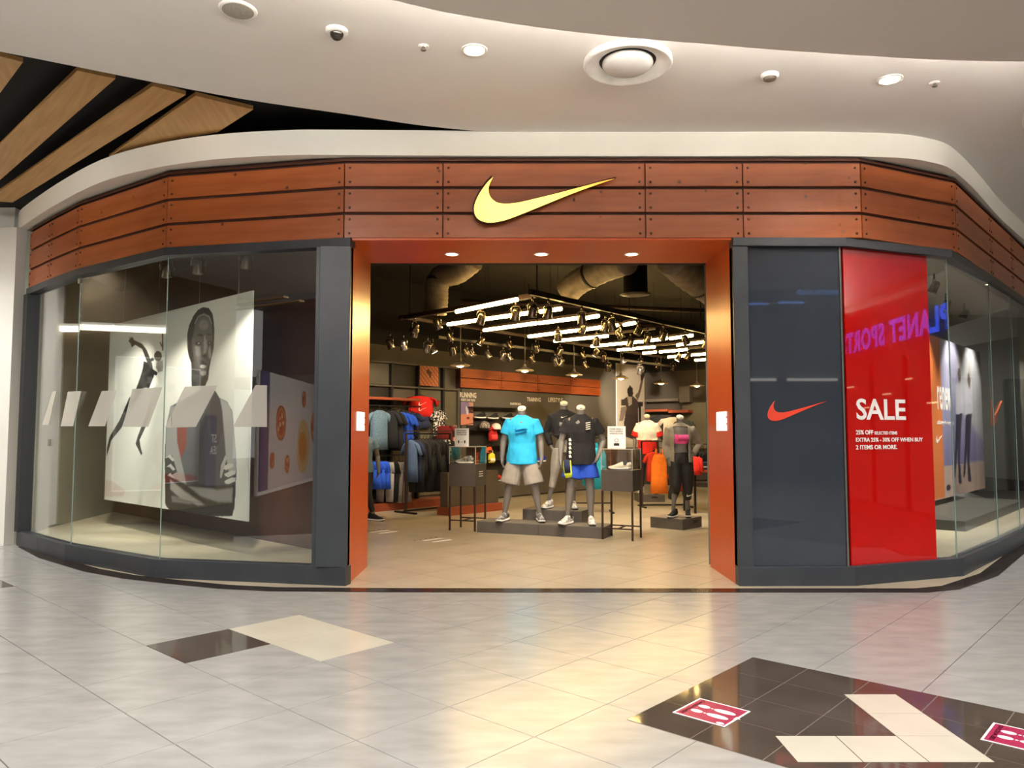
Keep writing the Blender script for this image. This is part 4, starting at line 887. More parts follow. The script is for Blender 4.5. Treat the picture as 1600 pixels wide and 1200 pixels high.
def wbox(name, px0, py0, px1, py1, off, dep, mat, label=None, cat=None, parent=None, bevel=0):
    a, z1 = wall_pt(px0, py0, off); b, _ = wall_pt(px1, py0, off); z0 = wall_pt(px0, py1, off)[1]
    o = MB().box(((b-a)/2, dep/2, (z1-z0)/2), (b-a, dep, z1-z0)).build(name, mat, parent, bevel=bevel); o.location = WP(a, off, z0); o.rotation_euler = (0, 0, TH)
    if label: tag(o, label, cat)
    return o
# upright panels behind the clothes on the left
fr = thing('wall_rack_frame', 'grey wall frame with black rails behind the clothes on the left back wall', 'wall rack', WP(0, 0, 0), TH)
tl0, tl1 = -1.2, 2.25
for x in (tl0, .35, 1.05, 1.75, tl1): MB().box((x, -.05, 1.45), (.05, .10, 2.9)).build('upright', M_DPANEL, fr)
for z in (2.43, 2.9): MB().box(((tl0+tl1)/2, -.06, z), (tl1-tl0, .08, .035)).build('rail', M_FIX, fr)
for x0, x1 in ((tl0, .35), (1.05, 1.75), (1.75, tl1)): MB().box(((x0+x1)/2, -.015, 1.3), (x1-x0-.06, .02, 2.2)).build('panel', M_OLIVE if x0 > 0 else M_DPANEL, fr)
for x0, x1 in ((tl0, .35), (.35, 1.05)): MB().box(((x0+x1)/2, -.015, 2.67), (x1-x0-.06, .02, .42)).build('panel', M_OLIVE if x0 < 0 else M_DPANEL, fr)
for z in (2.02, 1.06):
    MB().tube([(tl0, -.34, z), (.9, -.34, z)], .014, 8).build('hang_rail', M_BLACKM, fr, True)
    for x in (tl0+.05, .35, .9): MB().tube([(x, -.34, z), (x, -.02, z)], .011, 6).build('bracket', M_BLACKM, fr)
sh = MB().box((0, 0, 0), (2.0, .32, .05)).build('wall_shelf', M_ORBASE, bevel=.004); sh.location = WP(-.15, .22, 2.16); sh.rotation_euler = (0, 0, TH); tag(sh, 'orange-brown shelf board over the hanging shirts at the left', 'shelf')
bb = MB().box((.4, -.22, .075), (3.9, .42, .15)).build('baseboard_left', M_ORBASE, bevel=.005); bb.location = WP(0, 0, 0); bb.rotation_euler = (0, 0, TH); S(bb)
# small orange striped print above the rack
a, z1 = wall_pt(656, 571, .12); b, _ = wall_pt(685, 571, .12); z0 = wall_pt(656, 602, .12)[1]
A = canvas(30, 34, (184, 98, 62))
for k in range(-4, 6): fillp(A, [(k*6, 0), (k*6+1.4, 0), (k*6+25.4, 34), (k*6+24, 34)], (220, 150, 110))
fillp(A, [(11, 7), (14, 5), (16, 8), (20, 10), (17, 13), (18, 20), (15, 20), (14, 14), (11, 12)], (96, 52, 40)); 
t = thing('striped_print', 'small orange print of a running athlete above the red tee', 'print', WP(a, .12, z0), TH); print_sheet('print', A, b-a, z1-z0, t, .5); MB().box(((b-a)/2, .014, (z1-z0)/2), (b-a, .02, z1-z0)).build('board', M_FIX, t)
# running wall
wl = thing('shoe_wall', 'dark shoe wall panel below the plank header', 'wall display', WP(ta, 0, 0), TH)
MB().box(((tb-ta)/2, -.045, 1.25), (tb-ta, .09, 2.44)).build('panel', M_IWALL, wl)
MB().box((1.05, -.1, 1.18), (1.6, .03, 1.35)).build('dark_panel', M_DPANEL, wl)
for z in (2.06, 1.55, 1.2, .88): MB().box((1.05, -.2, z), (1.6, .20, .02)).build('shelf', M_BLACKM, wl)
def wtext(body, x0, x1, y0, y1, label, off=.10, bold=.02):
    a, zt = wall_pt(x0, y0, off); b, _ = wall_pt(x1, y0, off); zb = wall_pt(x0, y1, off)[1]
    t = thing('wall_sign', label, 'sign', WP(a, off, zb), TH); fit_text('lettering', body, M_OFFW, t, (0, 0), (1, 0), zt-zb, lambda x, y: Vector(((b-a)*x, -.004, 0)), bold)
    return t
wtext('RUNNING', 718.5, 744, 612.5, 621, 'white word RUNNING on the back wall')
wtext('EVERY DAY RUN', 720, 742, 622.5, 626.5, 'small white words under RUNNING on the back wall')
wtext('SHORTER RUN', 797, 813.5, 629, 632.5, 'small white words behind the blue-shirt mannequin')
wtext('TRAINING', 823, 844.5, 620.5, 627, 'white word TRAINING on the back wall')
wtext('LIFESTYLE', 856.5, 879, 621, 628, 'white word LIFESTYLE on the back wall')
a, z1 = wall_pt(720, 628, .12); b, _ = wall_pt(739.5, 628, .12); z0 = wall_pt(720, 664, .12)[1]
A = canvas(30, 50, (140, 122, 160)); fillp(A, [(0, 27), (30, 22), (30, 50), (0, 50)], (214, 140, 112)); fillp(A, [(18, 0), (30, 0), (30, 22), (22, 18)], (196, 148, 130)); fillp(A, [(12, 8), (17, 12), (18, 26), (14, 27), (12, 18)], (220, 208, 214)); fillp(A, [(20, 18), (30, 20), (30, 24), (20, 22)], (70, 36, 30)); ell(A, 17, 34, 4, 3, (120, 50, 40)); fillp(A, [(0, 50), (30, 44), (30, 46), (4, 50)], (90, 50, 44))
t = thing('runner_print', 'pink and lavender runner print under the RUNNING sign', 'print', WP(a, .12, z0), TH); print_sheet('print', A, b-a, z1-z0, t, .5); MB().box(((b-a)/2, .012, (z1-z0)/2), (b-a, .016, z1-z0)).build('board', M_FIX, t)
# tall athlete wall poster
a, z1 = wall_pt(963, 567, .06); b, _ = wall_pt(1006.5, 567, .06); z0 = wall_pt(963, 700, .06)[1]
A = canvas(56, 110, (186, 172, 152)); k_ = 56/430.0; off_ = lambda *ps: [((x-103)*k_, (y-70)*.098*1.02) for x, y in ps]
fillp(A, off_((262, 400), (300, 342), (345, 380), (350, 450), (330, 500), (300, 520), (265, 480)), (44, 34, 30)); fillp(A, off_((250, 500), (340, 480), (400, 520), (430, 560), (420, 720), (230, 740), (240, 620), (165, 620), (165, 540), (210, 530)), (64, 52, 44))
fillp(A, off_((260, 500), (330, 490), (330, 590), (280, 620)), (150, 136, 120)); fillp(A, off_((375, 480), (430, 420), (470, 280), (480, 170), (520, 160), (500, 300), (450, 470), (420, 540)), (100, 84, 72)); fillp(A, off_((470, 180), (540, 130), (530, 200), (495, 270), (470, 270)), (52, 40, 36))
fillp(A, off_((165, 640), (240, 620), (250, 650), (190, 820), (135, 820)), (120, 104, 90)); fillp(A, off_((225, 730), (420, 720), (425, 900), (360, 1060), (205, 1010), (205, 850)), (58, 46, 40)); fillp(A, off_((415, 555), (497, 555), (497, 612), (470, 612), (470, 830), (432, 830), (432, 612)), (40, 32, 28))
t = thing('athlete_wall_poster', 'tall pale wall poster of an athlete with one arm raised, right of the plank header', 'poster', WP(a, .06, z0), TH); print_sheet('print', A, b-a, z1-z0, t, .5); MB().box(((b-a)/2, .014, (z1-z0)/2), (b-a, .022, z1-z0)).build('board', M_WHITE, t)

# ------------------------------------------------------------------ sneakers, caps, bags
def sneaker_parts(parent, up, sole, lace, at=(0, 0, 0), rz=0, s=1.0, sub=None):
    M = Matrix.Translation(at)@Matrix.Rotation(rz, 4, 'Z')@Matrix.Scale(s, 4)
    out = [(0, .115), (.028, .105), (.036, .06), (.034, 0), (.042, -.08), (.046, -.13), (.036, -.175), (.012, -.195), (-.012, -.194), (-.034, -.17), (-.042, -.12), (-.036, -.06), (-.030, 0), (-.033, .06), (-.026, .105)]
    oc = [tuple(p[:2]) for p in catmull([(*p, 0) for p in out], 2, True)]
    m = MB(); n = len(oc)
    vs = [(x*.95, y*.97, .002+.020*max(0, -(y+.12)/.08)) for x, y in oc]+[(x*1.04, y*1.03, .03+.006*(y > .05)+.010*max(0, -(y+.14)/.06)) for x, y in oc]
    m.add(vs, [list(range(n))[::-1], list(range(n, 2*n))]+[(i, (i+1) % n, n+(i+1) % n, n+i) for i in range(n)])
    so = m.xf(M).build('sole', sole, parent, True)
    q_ = MB().prism([(x*.97, y*.985) for x, y in oc], -.0005, .009).xf(M).build('outsole', SOLE_K, so)
    u = MB(); rings = [(0, .112, .055, .018, .022), (0, .10, .062, .030, .040), (0, .06, .072, .034, .050), (0, .02, .070, .034, .050), (0, -.04, .056, .037, .040), (0, -.09, .044, .041, .028), (0, -.14, .038, .040, .020), (0, -.178, .036, .026, .014), (0, -.192, .034, .008, .008)]
    up_o = u.sweep(rings, 16).xf(M).build('upper', up, parent, True)
    c = MB().lathe([(.030, .128), (.039, .120), (.040, .07), (.02, .06)], (0, .055, 0), 16).xf(M).build('collar', lace if lace is not SH_W else up, up_o, True)
    l = MB()
    for k in range(4): l.box((0, -.025-.022*k, .095-.011*k), (.044, .008, .006))
    l.xf(M).build('laces', lace, up_o)
    return so, up_o
SH_W, SH_G, SH_K, SH_R = pm('white knit', (226, 222, 214), (150, 146, 142), 26, .8, detail=1, contrast=(.52, .62)), pm('grey knit', (96, 94, 94), (168, 166, 164), 22, .8, detail=1, contrast=(.45, .58)), fab('black knit', (30, 28, 28)), fab('red knit', (196, 40, 30))
SOLE_W, SOLE_K = pm('white foam sole', (236, 232, 224), rough=.55), pm('black sole', (26, 24, 24), rough=.6)
def shoe_thing(label, loc, rz, up, sole, lace, s=1.0, group=None):
    t = thing('sneaker', label, 'shoe', loc, rz, group); sneaker_parts(t, up, sole, lace, s=s); return t
ws = lambda px, py, off: (lambda tz: WP(tz[0], off, tz[1]))(wall_pt(px, py, off))
shoe_thing('dark sneaker with white sole on the shoe wall, left of two beside the runner print', ws(752, 654, .2), TH-PI/2, SH_K, SOLE_W, SH_K, 1.15)
shoe_thing('dark sneaker with white sole on the shoe wall, right of two beside the runner print', ws(772, 655, .2), TH-PI/2, SH_K, SOLE_W, SH_K, 1.1)
shoe_thing('white and red sneaker low on the shoe wall, left of three', ws(767, 751, .32), TH-.5, SH_W, SOLE_W, SH_R, 1.1)
shoe_thing('dark and white sneaker low on the shoe wall, middle of three', ws(774, 752, .32), TH-.3, SH_K, SOLE_W, SH_W, 1.1)
shoe_thing('red and white sneaker low on the shoe wall, right of three', ws(781, 752, .32), TH-.2, SH_R, SOLE_W, SH_W, 1.1)
shoe_thing('dark sneaker on the shelf just left of the black long-sleeve mannequin', ws(795, 655, .2), TH-PI/2, SH_K, SOLE_W, SH_K, 1.1)
shoe_thing('blue sneaker on a bench behind the grey-leggings mannequin', ws(846, 722, .5), TH-PI/2, fab('blue knit', (30, 60, 190)), SOLE_W, SH_W, 1.2)
def cap(label, loc, rz, m1, m2, s=1.0):
    t = thing('cap', label, 'cap', loc, rz)
    MB().lathe([(.095*s, 0), (.098*s, .04*s), (.085*s, .085*s), (.05*s, .115*s), (0, .125*s)], n=24).build('crown', m1, t, True)
    pts = [(.07*math.sin(a)*s*1.1, -.085*s-.085*s*math.cos(a)) for a in np.linspace(-PI/2, PI/2, 12)]; MB().prism(pts, .002, .008*s).build('brim', m2, t); MB().lathe([(.010, .123*s), (.008, .132*s), (0, .134*s)], n=10).build('button', m2, t, True)
PATT = pm('patterned cap', (40, 36, 34), (176, 164, 150), 60, .8, contrast=(.48, .52), detail=1)
cap('black and white patterned cap on the shoe wall', ws(757, 669, .28), TH-.9, PATT, PATT, 1.25); cap('red cap with white front on the shoe wall', ws(775, 671, .28), TH-.9, fab('cap white', (220, 210, 198)), fab('cap red', (190, 26, 20)), 1.15)
def bag(label, loc, rz, mat, m2, w=.26, h=.32, d=.13):
    t = thing('backpack', label, 'bag', loc, rz)
    MB().sweep([(0, 0, 0, w*.42, d*.42), (0, 0, .02, w*.5, d*.5), (0, 0, h*.5, w*.52, d*.52), (0, 0, h*.85, w*.44, d*.45), (0, 0, h, w*.2, d*.2)], 20).build('body', mat, t, True)
    MB().sweep([(0, -d*.42, .03, w*.36, d*.2), (0, -d*.46, h*.25, w*.38, d*.26), (0, -d*.42, h*.45, w*.34, d*.18)], 16).build('front_pocket', m2, t, True)
    MB().tube([(-.04, 0, h*.98), (-.03, 0, h+.05), (.03, 0, h+.05), (.04, 0, h*.98)], .008, 6).build('handle', m2, t, True)
bag('red backpack hanging under the red cap on the shoe wall', ws(770, 689, .26), TH, fab('bag red', (170, 22, 26)), fab('bag coral', (228, 66, 66)))
bag('orange pouch under the red backpack on the shoe wall', ws(764, 708, .26), TH, fab('bag orange', (232, 86, 22)), fab('bag dark', (70, 30, 20)), .16, .15, .1)
bag('yellow and white bag on the shoe wall beside the glass case', ws(768, 723, .26), TH, fab('bag yellow', (222, 206, 60)), fab('bag cream', (232, 222, 190)), .2, .22, .1)
bag('black bag with a pink print on the wall behind the left sign card', ws(711, 695, .3), TH, fab('bag black', (26, 24, 24)), fab('bag pink', (206, 140, 120)), .3, .36, .12)

# ------------------------------------------------------------------ clothes on rails
def cmod(seed, a=.10): 
    r = random.Random(seed); k1, k2, p1, p2 = r.choice((5, 6, 7)), r.choice((9, 11)), r.uniform(0, 6), r.uniform(0, 6)
    return lambda th, v: 1+a*v*(math.sin(k1*th+p1)+.6*math.sin(k2*th+p2))
def garment(kind, loc, rz, w, h, mat, label, group=None, th=.05, name=None, seed=None, mat2=None):
    sd_ = seed if seed is not None else random.randrange(999); nm = name or {'tee': 't_shirt', 'long': 'long_sleeve_top', 'tank': 'tank_top', 'pants': 'trousers', 'shorts': 'shorts'}[kind]
    t = thing(nm, label, {'tee': 'shirt', 'long': 'shirt', 'tank': 'top', 'pants': 'trousers', 'shorts': 'shorts'}[kind], loc, rz, group); m = MB(); md = cmod(sd_)
    if kind in ('tee', 'long', 'tank'):
        k = .43 if kind != 'tank' else .36
        m.sweep([(0, 0, 0, w*.14, th*.6), (0, 0, -.02*h, w*.2, th*.8), (0, 0, -.07*h, w*k*.92, th*.8), (0, 0, -.14*h, w*k, th), (0, 0, -.35*h, w*k*.93, th*1.15), (0, 0, -.65*h, w*k*.95, th*1.1), (0, 0, -h, w*k, th)], 22, mod=md)
        if kind == 'tank':
            m.v, m.f, m.m = [], [], []
            m.sweep([(0, 0, -.13*h, w*.27, th*.7), (0, 0, -.20*h, w*.33, th*.9), (0, 0, -.30*h, w*.39, th), (0, 0, -.6*h, w*.40, th*1.1), (0, 0, -h, w*.43, th)], 22, mod=md)
            for s in (-1, 1): m.sweep([(s*w*.19, 0, -.16*h, w*.07, th*.4), (s*w*.17, 0, -.06*h, w*.055, th*.35), (s*w*.15, 0, 0, w*.05, th*.3)], 10)
        else:
            e = .36 if kind == 'tee' else .82
            for s in (-1, 1): m.sweep([(s*w*.30, 0, -.085*h, w*.08, th*.75), (s*w*.43, 0, -.15*h, w*.10, th*.8), (s*w*(.50 if kind == 'long' else .60), 0, -e*h, w*.10, th*.65)], 14, mod=md)
    elif kind == 'shorts':
        m.sweep([(0, 0, 0, w*.42, th), (0, 0, -.12*h, w*.46, th*1.1), (0, 0, -.4*h, w*.5, th*1.1)], 20, mod=md)
        for s in (-1, 1): m.sweep([(s*w*.22, 0, -.3*h, w*.24, th), (s*w*.26, 0, -h, w*.27, th)], 16, mod=md)
    else:
        m.sweep([(0, 0, 0, w*.40, th), (0, 0, -.06*h, w*.43, th*1.1), (0, 0, -.28*h, w*.48, th*1.2)], 20, mod=md)
        for s in (-1, 1): m.sweep([(s*w*.2, 0, -.22*h, w*.25, th), (s*w*.22, 0, -.6*h, w*.21, th*.9), (s*w*.23, 0, -h, w*.17, th*.7)], 16, mod=md)
    o = m.build('cloth', mat, t, True)
    hm = MB(); hm.tube([(-w*.36, 0, -.05), (0, 0, .03), (w*.36, 0, -.05)], .008, 6); hm.tube([(0, 0, .03), (0, 0, .07), (.02, 0, .095), (0, 0, .115), (-.018, 0, .10)], .004, 6); hm.build('hanger', M_BLACKM, t, True)
    return t
F_DEN = pm('blue-grey speckled cloth', (70, 98, 122), (116, 142, 160), 70, .85, detail=2, bump=.2); F_BLK = fab('black cloth', (24, 23, 24)); F_BLUE = fab('royal blue cloth', (30, 78, 190)); F_NAVY = fab('navy cloth', (28, 36, 66)); F_RED = fab('red cloth', (206, 26, 20)); F_GRY = fab('grey cloth', (150, 144, 136)); F_PRN = pm('black and white printed cloth', (26, 24, 24), (222, 214, 204), 26, .85, detail=1, contrast=(.5, .54)); F_TAU = pm('taupe patterned cloth', (126, 114, 102), (172, 158, 144), 50, .85, detail=2); F_FLO = pm('floral cloth', (206, 186, 170), (150, 60, 40), 30, .85, detail=1, contrast=(.5, .62)); F_SLT = fab('slate blue cloth', (70, 88, 116)); F_DRED = fab('dark red cloth', (120, 24, 22)); F_ORA = fab('bright orange cloth', (240, 118, 20)); F_COR = fab('coral cloth', (226, 62, 40)); F_TEAL = fab('teal cloth', (24, 150, 176)); F_BEI = fab('beige cloth', (186, 168, 142))
def wg(kind, px, y0, y1, wpx, off, front, mat, label, group=None, **k):
    tt, zt = wall_pt(px, y0, off); _, zb = wall_pt(px, y1, off); p = WP(tt, off, zt)
    D = (p-Vector((0, 0, EYE))).length; w = wpx/CAM_F*D/(math.cos(PI/2-TH) if front else 1.0)
    return garment(kind, p, TH if front else TH-PI/2+.35, w if front else .46, zt-zb, mat, label, group, **k)
wg('tee', 593, 641, 703, 30, .40, True, F_DEN, 'blue-grey speckled t-shirt hanging front-on beside the left orange jamb')
wg('tee', 608, 642, 700, 30, .36, False, F_BLK, 'black t-shirt hanging just right of the speckled t-shirt'); wg('tee', 616, 642, 704, 30, .36, False, F_BLK, 'black t-shirt hanging left of the royal blue shirts')
wg('tee', 627, 644, 700, 30, .36, False, F_BLUE, 'royal blue t-shirt on the upper rail, left one'); wg('tee', 633, 645, 702, 30, .36, False, F_BLUE, 'royal blue t-shirt on the upper rail, right one'); wg('tee', 641, 644, 682, 30, .34, False, F_NAVY, 'navy t-shirt hanging left of the red tee')
rt = wg('tee', 658, 619, 651, 44, .10, True, F_RED, 'red t-shirt with two check-mark outlines on the back wall', th=.035)
for k in (0, 1):
    o = MB().vprism([(x*.22, z*.22-.16-.11*k) for x, z in SWOOSH], -.052, -.049).build('logo', M_OFFW, rt)
    MB().vprism([(x*.18+.0, z*.13-.158-.11*k) for x, z in SWOOSH], -.054, -.051).build('logo', F_RED, rt)
wg('shorts', 658, 651, 669, 26, .10, True, F_NAVY, 'navy shorts hanging under the red t-shirt', th=.04)
wg('tee', 686, 641, 681, 20, .14, True, F_PRN, 'black and white printed t-shirt on the back wall', th=.04); wg('tee', 694, 665, 692, 12, .3, False, F_DRED, 'dark red t-shirt under the printed t-shirt')
for k, (px, m_) in enumerate(((580, F_BLUE), (587, F_BLUE), (594, F_BLUE))): wg('shorts', px, 721, 764, 20, .36, False, m_, 'royal blue shorts on the lower rail, %s of three' % ('left', 'middle', 'right')[k])
for k, (px, m_, lb) in enumerate(((602, F_GRY, 'grey trousers on the lower rail next to the blue shorts'), (609, F_BLK, 'black trousers on the lower rail between grey pairs'), (616, F_TAU, 'taupe patterned trousers on the lower rail, left pair'), (623, F_TAU, 'taupe patterned trousers on the lower rail, middle pair'), (630, F_TAU, 'taupe patterned trousers on the lower rail, right pair'))): wg('pants', px, 722, 784, 20, .36, False, m_, lb)
wg('shorts', 629, 764, 785, 17, .42, True, F_FLO, 'floral shorts hanging low at the end of the lower rail')
# freestanding rack with black clothes
ro_ = 1.06; ta1, _ = wall_pt(632, 700, ro_); tb1, _ = wall_pt(706, 700, ro_); zr = wall_pt(640, 686, ro_)[1]+.10
rk = thing('clothes_rack', 'black freestanding clothes rack left of the glass display case', 'clothes rack', WP(ta1, ro_, 0), TH); L = tb1-ta1
for x in (.04, L-.04):
    MB().box((x, 0, zr/2+.03), (.035, .035, zr-.06)).build('post', M_BROWNM, rk); MB().box((x, 0, .025), (.04, .62, .03)).build('foot', M_BLACKM, rk)
MB().tube([(0, 0, zr), (L, 0, zr)], .014, 8).build('rail', M_BLACKM, rk, True); MB().box((L/2, .0, .055), (L, .03, .03)).build('brace', M_BLACKM, rk); MB().box((L/2, 0, zr+.05), (L, .10, .02)).build('top_shelf', M_BROWNM, rk)
lbn = ['slate blue t-shirt at the left end of the freestanding rack', 'slate blue t-shirt second on the freestanding rack']
for k in range(2):
    p = WP(ta1+.16+k*.10, ro_, zr-.12); garment('tee', p, TH-PI/2+.2, .38, .78, (F_SLT, F_NAVY)[k], lbn[k])
for k in range(11):
    p = WP(ta1+.30+k*(L-.36)/10.5, ro_, zr-.12); kd = ('pants', 'long')[k % 3 == 1]
    garment(kd, p, TH-PI/2+random.uniform(.2, .5), .42, .98 if kd == 'pants' else .74, F_BLK if k % 4 else F_PRN if k == 8 else F_BLK, '%s %s on the freestanding rack, %s from its left end' % ('printed' if k == 8 else 'black', 'trousers' if kd == 'pants' else 'long top', ORD[k+2]), 'black clothes on the freestanding rack')
# low panel with orange base board behind the left glass case
gp0 = Vector((-1.16, 13.88, 0)); gl_ = 1.36
gd = thing('shoe_gondola', 'low grey fixture with an orange-brown base behind the left glass case', 'fixture', gp0, TH)
for k in range(2): MB().box((gl_/4+k*gl_/2, .12, .46), (gl_/2-.02, .2, .62)).build('panel', M_FIX, gd, bevel=.004)
MB().box((gl_/2, .10, .075), (gl_+.04, .34, .15)).build('base_board', M_ORBASE, gd, bevel=.005); MB().box((gl_-.02, .05, .38), (.05, .02, .55)).build('white_edge', M_WHITE, gd)

# ------------------------------------------------------------------ display tables with glass cases
def display_table(loc, rz, w, d, zb0, zb1, zg, label, slits=False):
    t = thing('display_case', label, 'display case', loc, rz)
    for x in (.012, w-.012):
        for y in (.012, d-.012): MB().box((x, y, zb0/2), (.024, .024, zb0)).build('leg', M_BROWNM, t)
    for a, b in (((0, .012), (w, .012)), ((0, d-.012), (w, d-.012))): bar((a[0], a[1], .16), (b[0], b[1], .16), .018, M_BROWNM, 'stretcher', t)
    bar((w/2, .012, .16), (w/2, d-.012, .16), .018, M_BROWNM, 'stretcher', t)
    bx = MB().box((w/2, d/2, (zb0+zb1)/2), (w, d, zb1-zb0)).build('body', pm('display body', (70, 62, 55), (78, 70, 62), 4, .5), t, bevel=.003)
    if slits:
        for k in range(3): MB().box((w+.001, d/2, (zb0+zb1)/2+.05-.035*k), (.004, d*.35, .012)).build('vent_slit', M_OFFW, bx)
    for nm, c, dm in (('front_pane', (w/2, .003, (zb1+zg)/2), (w, .006, zg-zb1)), ('back_pane', (w/2, d-.003, (zb1+zg)/2), (w, .006, zg-zb1)), ('side_pane', (.003, d/2, (zb1+zg)/2), (.006, d-.014, zg-zb1)), ('side_pane', (w-.003, d/2, (zb1+zg)/2), (.006, d-.014, zg-zb1)), ('top_pane', (w/2, d/2, zg+.003), (w, d, .006))): MB().box(c, dm).build(nm, M_VITRINE, t)
    eg = MB()
    for x in (.003, w-.003):
        for y in (.003, d-.003): eg.box((x, y, (zb1+zg)/2), (.007, .007, zg-zb1))
    for y in (.0, d): eg.box((w/2, y, zg+.003), (w, .007, .008))
    for x in (.0, w): eg.box((x, d/2, zg+.003), (.007, d, .008))
    eo = eg.build('edge_strip', pm('acrylic edge', (186, 176, 160), rough=.3), t); eo['kind'] = 'stuff'
    return t
def loc_in(loc, rz, x, y, z): p = Matrix.Rotation(rz, 3, 'Z')@Vector((x, y, z)); return Vector(loc)+p
l1, r1 = Vector((-.97, 11.80, 0)), math.radians(-20)
display_table(l1, r1, .44, .44, .68, 1.02, 1.28, 'left display case on thin legs with grey sneakers under glass', True)
l2, r2 = Vector((1.26, 10.83, 0)), math.radians(-26)
display_table(l2, r2, .46, .42, .68, .975, 1.265, 'right display case on thin legs with white sneakers under glass')
shoe_thing('grey sneaker with white sole in the left glass case, rear one', loc_in(l1, r1, .17, .26, 1.021), r1-PI/2-.1, SH_G, SOLE_W, SH_G, .95)
shoe_thing('grey sneaker with white sole in the left glass case, front one', loc_in(l1, r1, .25, .12, 1.021), r1-PI/2-.1, SH_G, SOLE_W, SH_G, .95)
pair = fab('cream knit', (222, 208, 188))
shoe_thing('cream sneaker in the right glass case, rear one', loc_in(l2, r2, .24, .28, .976), r2-PI/2+.1, pair, SOLE_W, SH_K, .98); shoe_thing('cream sneaker in the right glass case, front one', loc_in(l2, r2, .26, .13, .976), r2-PI/2+.1, pair, SOLE_W, SH_K, .98)
def sign_card(loc, rz, w, h, label, lines, draw):
    t = thing('sign_card', label, 'sign', loc, rz); MB().vprism([(-w/2, 0), (w/2, 0), (w/2, h), (-w/2, h)], 0, .006).build('card', M_WHITE, t)
    for k, s in enumerate(lines): fit_text('lettering', s, M_SLATE_D, t, (0, 0), (1, 0), .022, lambda x, y, k=k: Vector((-w*.38+w*.74*x, -.001, h*.84-.032*k)), .01)
    for nm, pl in draw: MB().vprism([(x*w, z*h) for x, z in pl], -.001, 0).build(nm, M_SLATE_D, t)
    MB().box((0, .03, .004), (w*.8, .06, .008)).build('foot', M_WHITE, t); return t
sole_p = lambda cx: [(cx+.05*math.sin(a)*(1.1 if math.cos(a) > 0 else .8), .24+.10*math.cos(a)) for a in np.linspace(0, 2*PI, 14)[:-1]]
sign_card(loc_in(l1, r1, .10, .25, 1.287), r1, .24, .28, 'white sign card with two shoe prints on the left glass case', ['KEEP DISTANCE', 'PLEASE STAND', 'TWO STEPS APART'], [('print', sole_p(-.22)), ('print', sole_p(.22)), ('print', [(-.1, .22), (.1, .22), (.1, .24), (-.1, .24)])])
ring = [(.11*math.sin(a), .36+.09*math.cos(a)) for a in np.linspace(0, 2*PI, 18)]; ring2 = [(.085*math.sin(a), .36+.07*math.cos(a)) for a in np.linspace(2*PI, 0, 18)]
sign_card(loc_in(l2, r2, .14, .28, 1.272), r2, .27, .32, 'white sign card with a masked-face symbol on the right glass case', ['PLEASE WEAR A', 'FACE COVERING', 'WHILE IN STORE'], [('print', ring[:-1]+ring2[:-1]), ('print', [(-.16, .12), (.16, .12), (.14, .24), (-.14, .24)])])

# ------------------------------------------------------------------ plinths
def plinth(loc, rz, w, d, h, label, split=0, slot=None):
    t = thing('plinth', label, 'plinth', loc, rz); n = split or 1
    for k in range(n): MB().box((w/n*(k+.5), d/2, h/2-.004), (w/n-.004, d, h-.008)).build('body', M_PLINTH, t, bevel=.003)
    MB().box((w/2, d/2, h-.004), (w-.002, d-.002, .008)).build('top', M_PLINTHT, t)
    if slot: MB().box((w*slot, -.001, h*.62), (.13, .004, .035)).build('hand_slot', M_SLATE_D, t)
    return t
rB = math.radians(-22.2); pb = Vector((-.53, 11.58, 0))
plinth(pb, rB, 1.97, .47, .17, 'long front plinth in two sections under the two men mannequins', 2)
pu = loc_in(pb, rB, .55, .48, 0); plinth(pu, rB, .95, .62, .33, 'taller rear plinth under the grey-leggings mannequin')
pe = Vector((2.20, 12.12, 0)); plinth(Vector((2.62, 11.80, 0))+Av*.58, TH-PI/2, .58, .60, .17, 'plinth under the grey-jacket mannequin near the right jamb', 0, None); MB_slot = None
plinth(Vector((2.72, 16.55, 0)), 0, .58, .55, .17, 'small plinth under the red and white mannequin', 0, .62)
sl_o = MB().box((0, 0, 0), (.13, .004, .035)).build('hand_slot', M_SLATE_D, bpy.data.objects['plinth.002']); sl_o.location = (.581, .40, .105); sl_o.rotation_euler = (0, 0, PI/2)

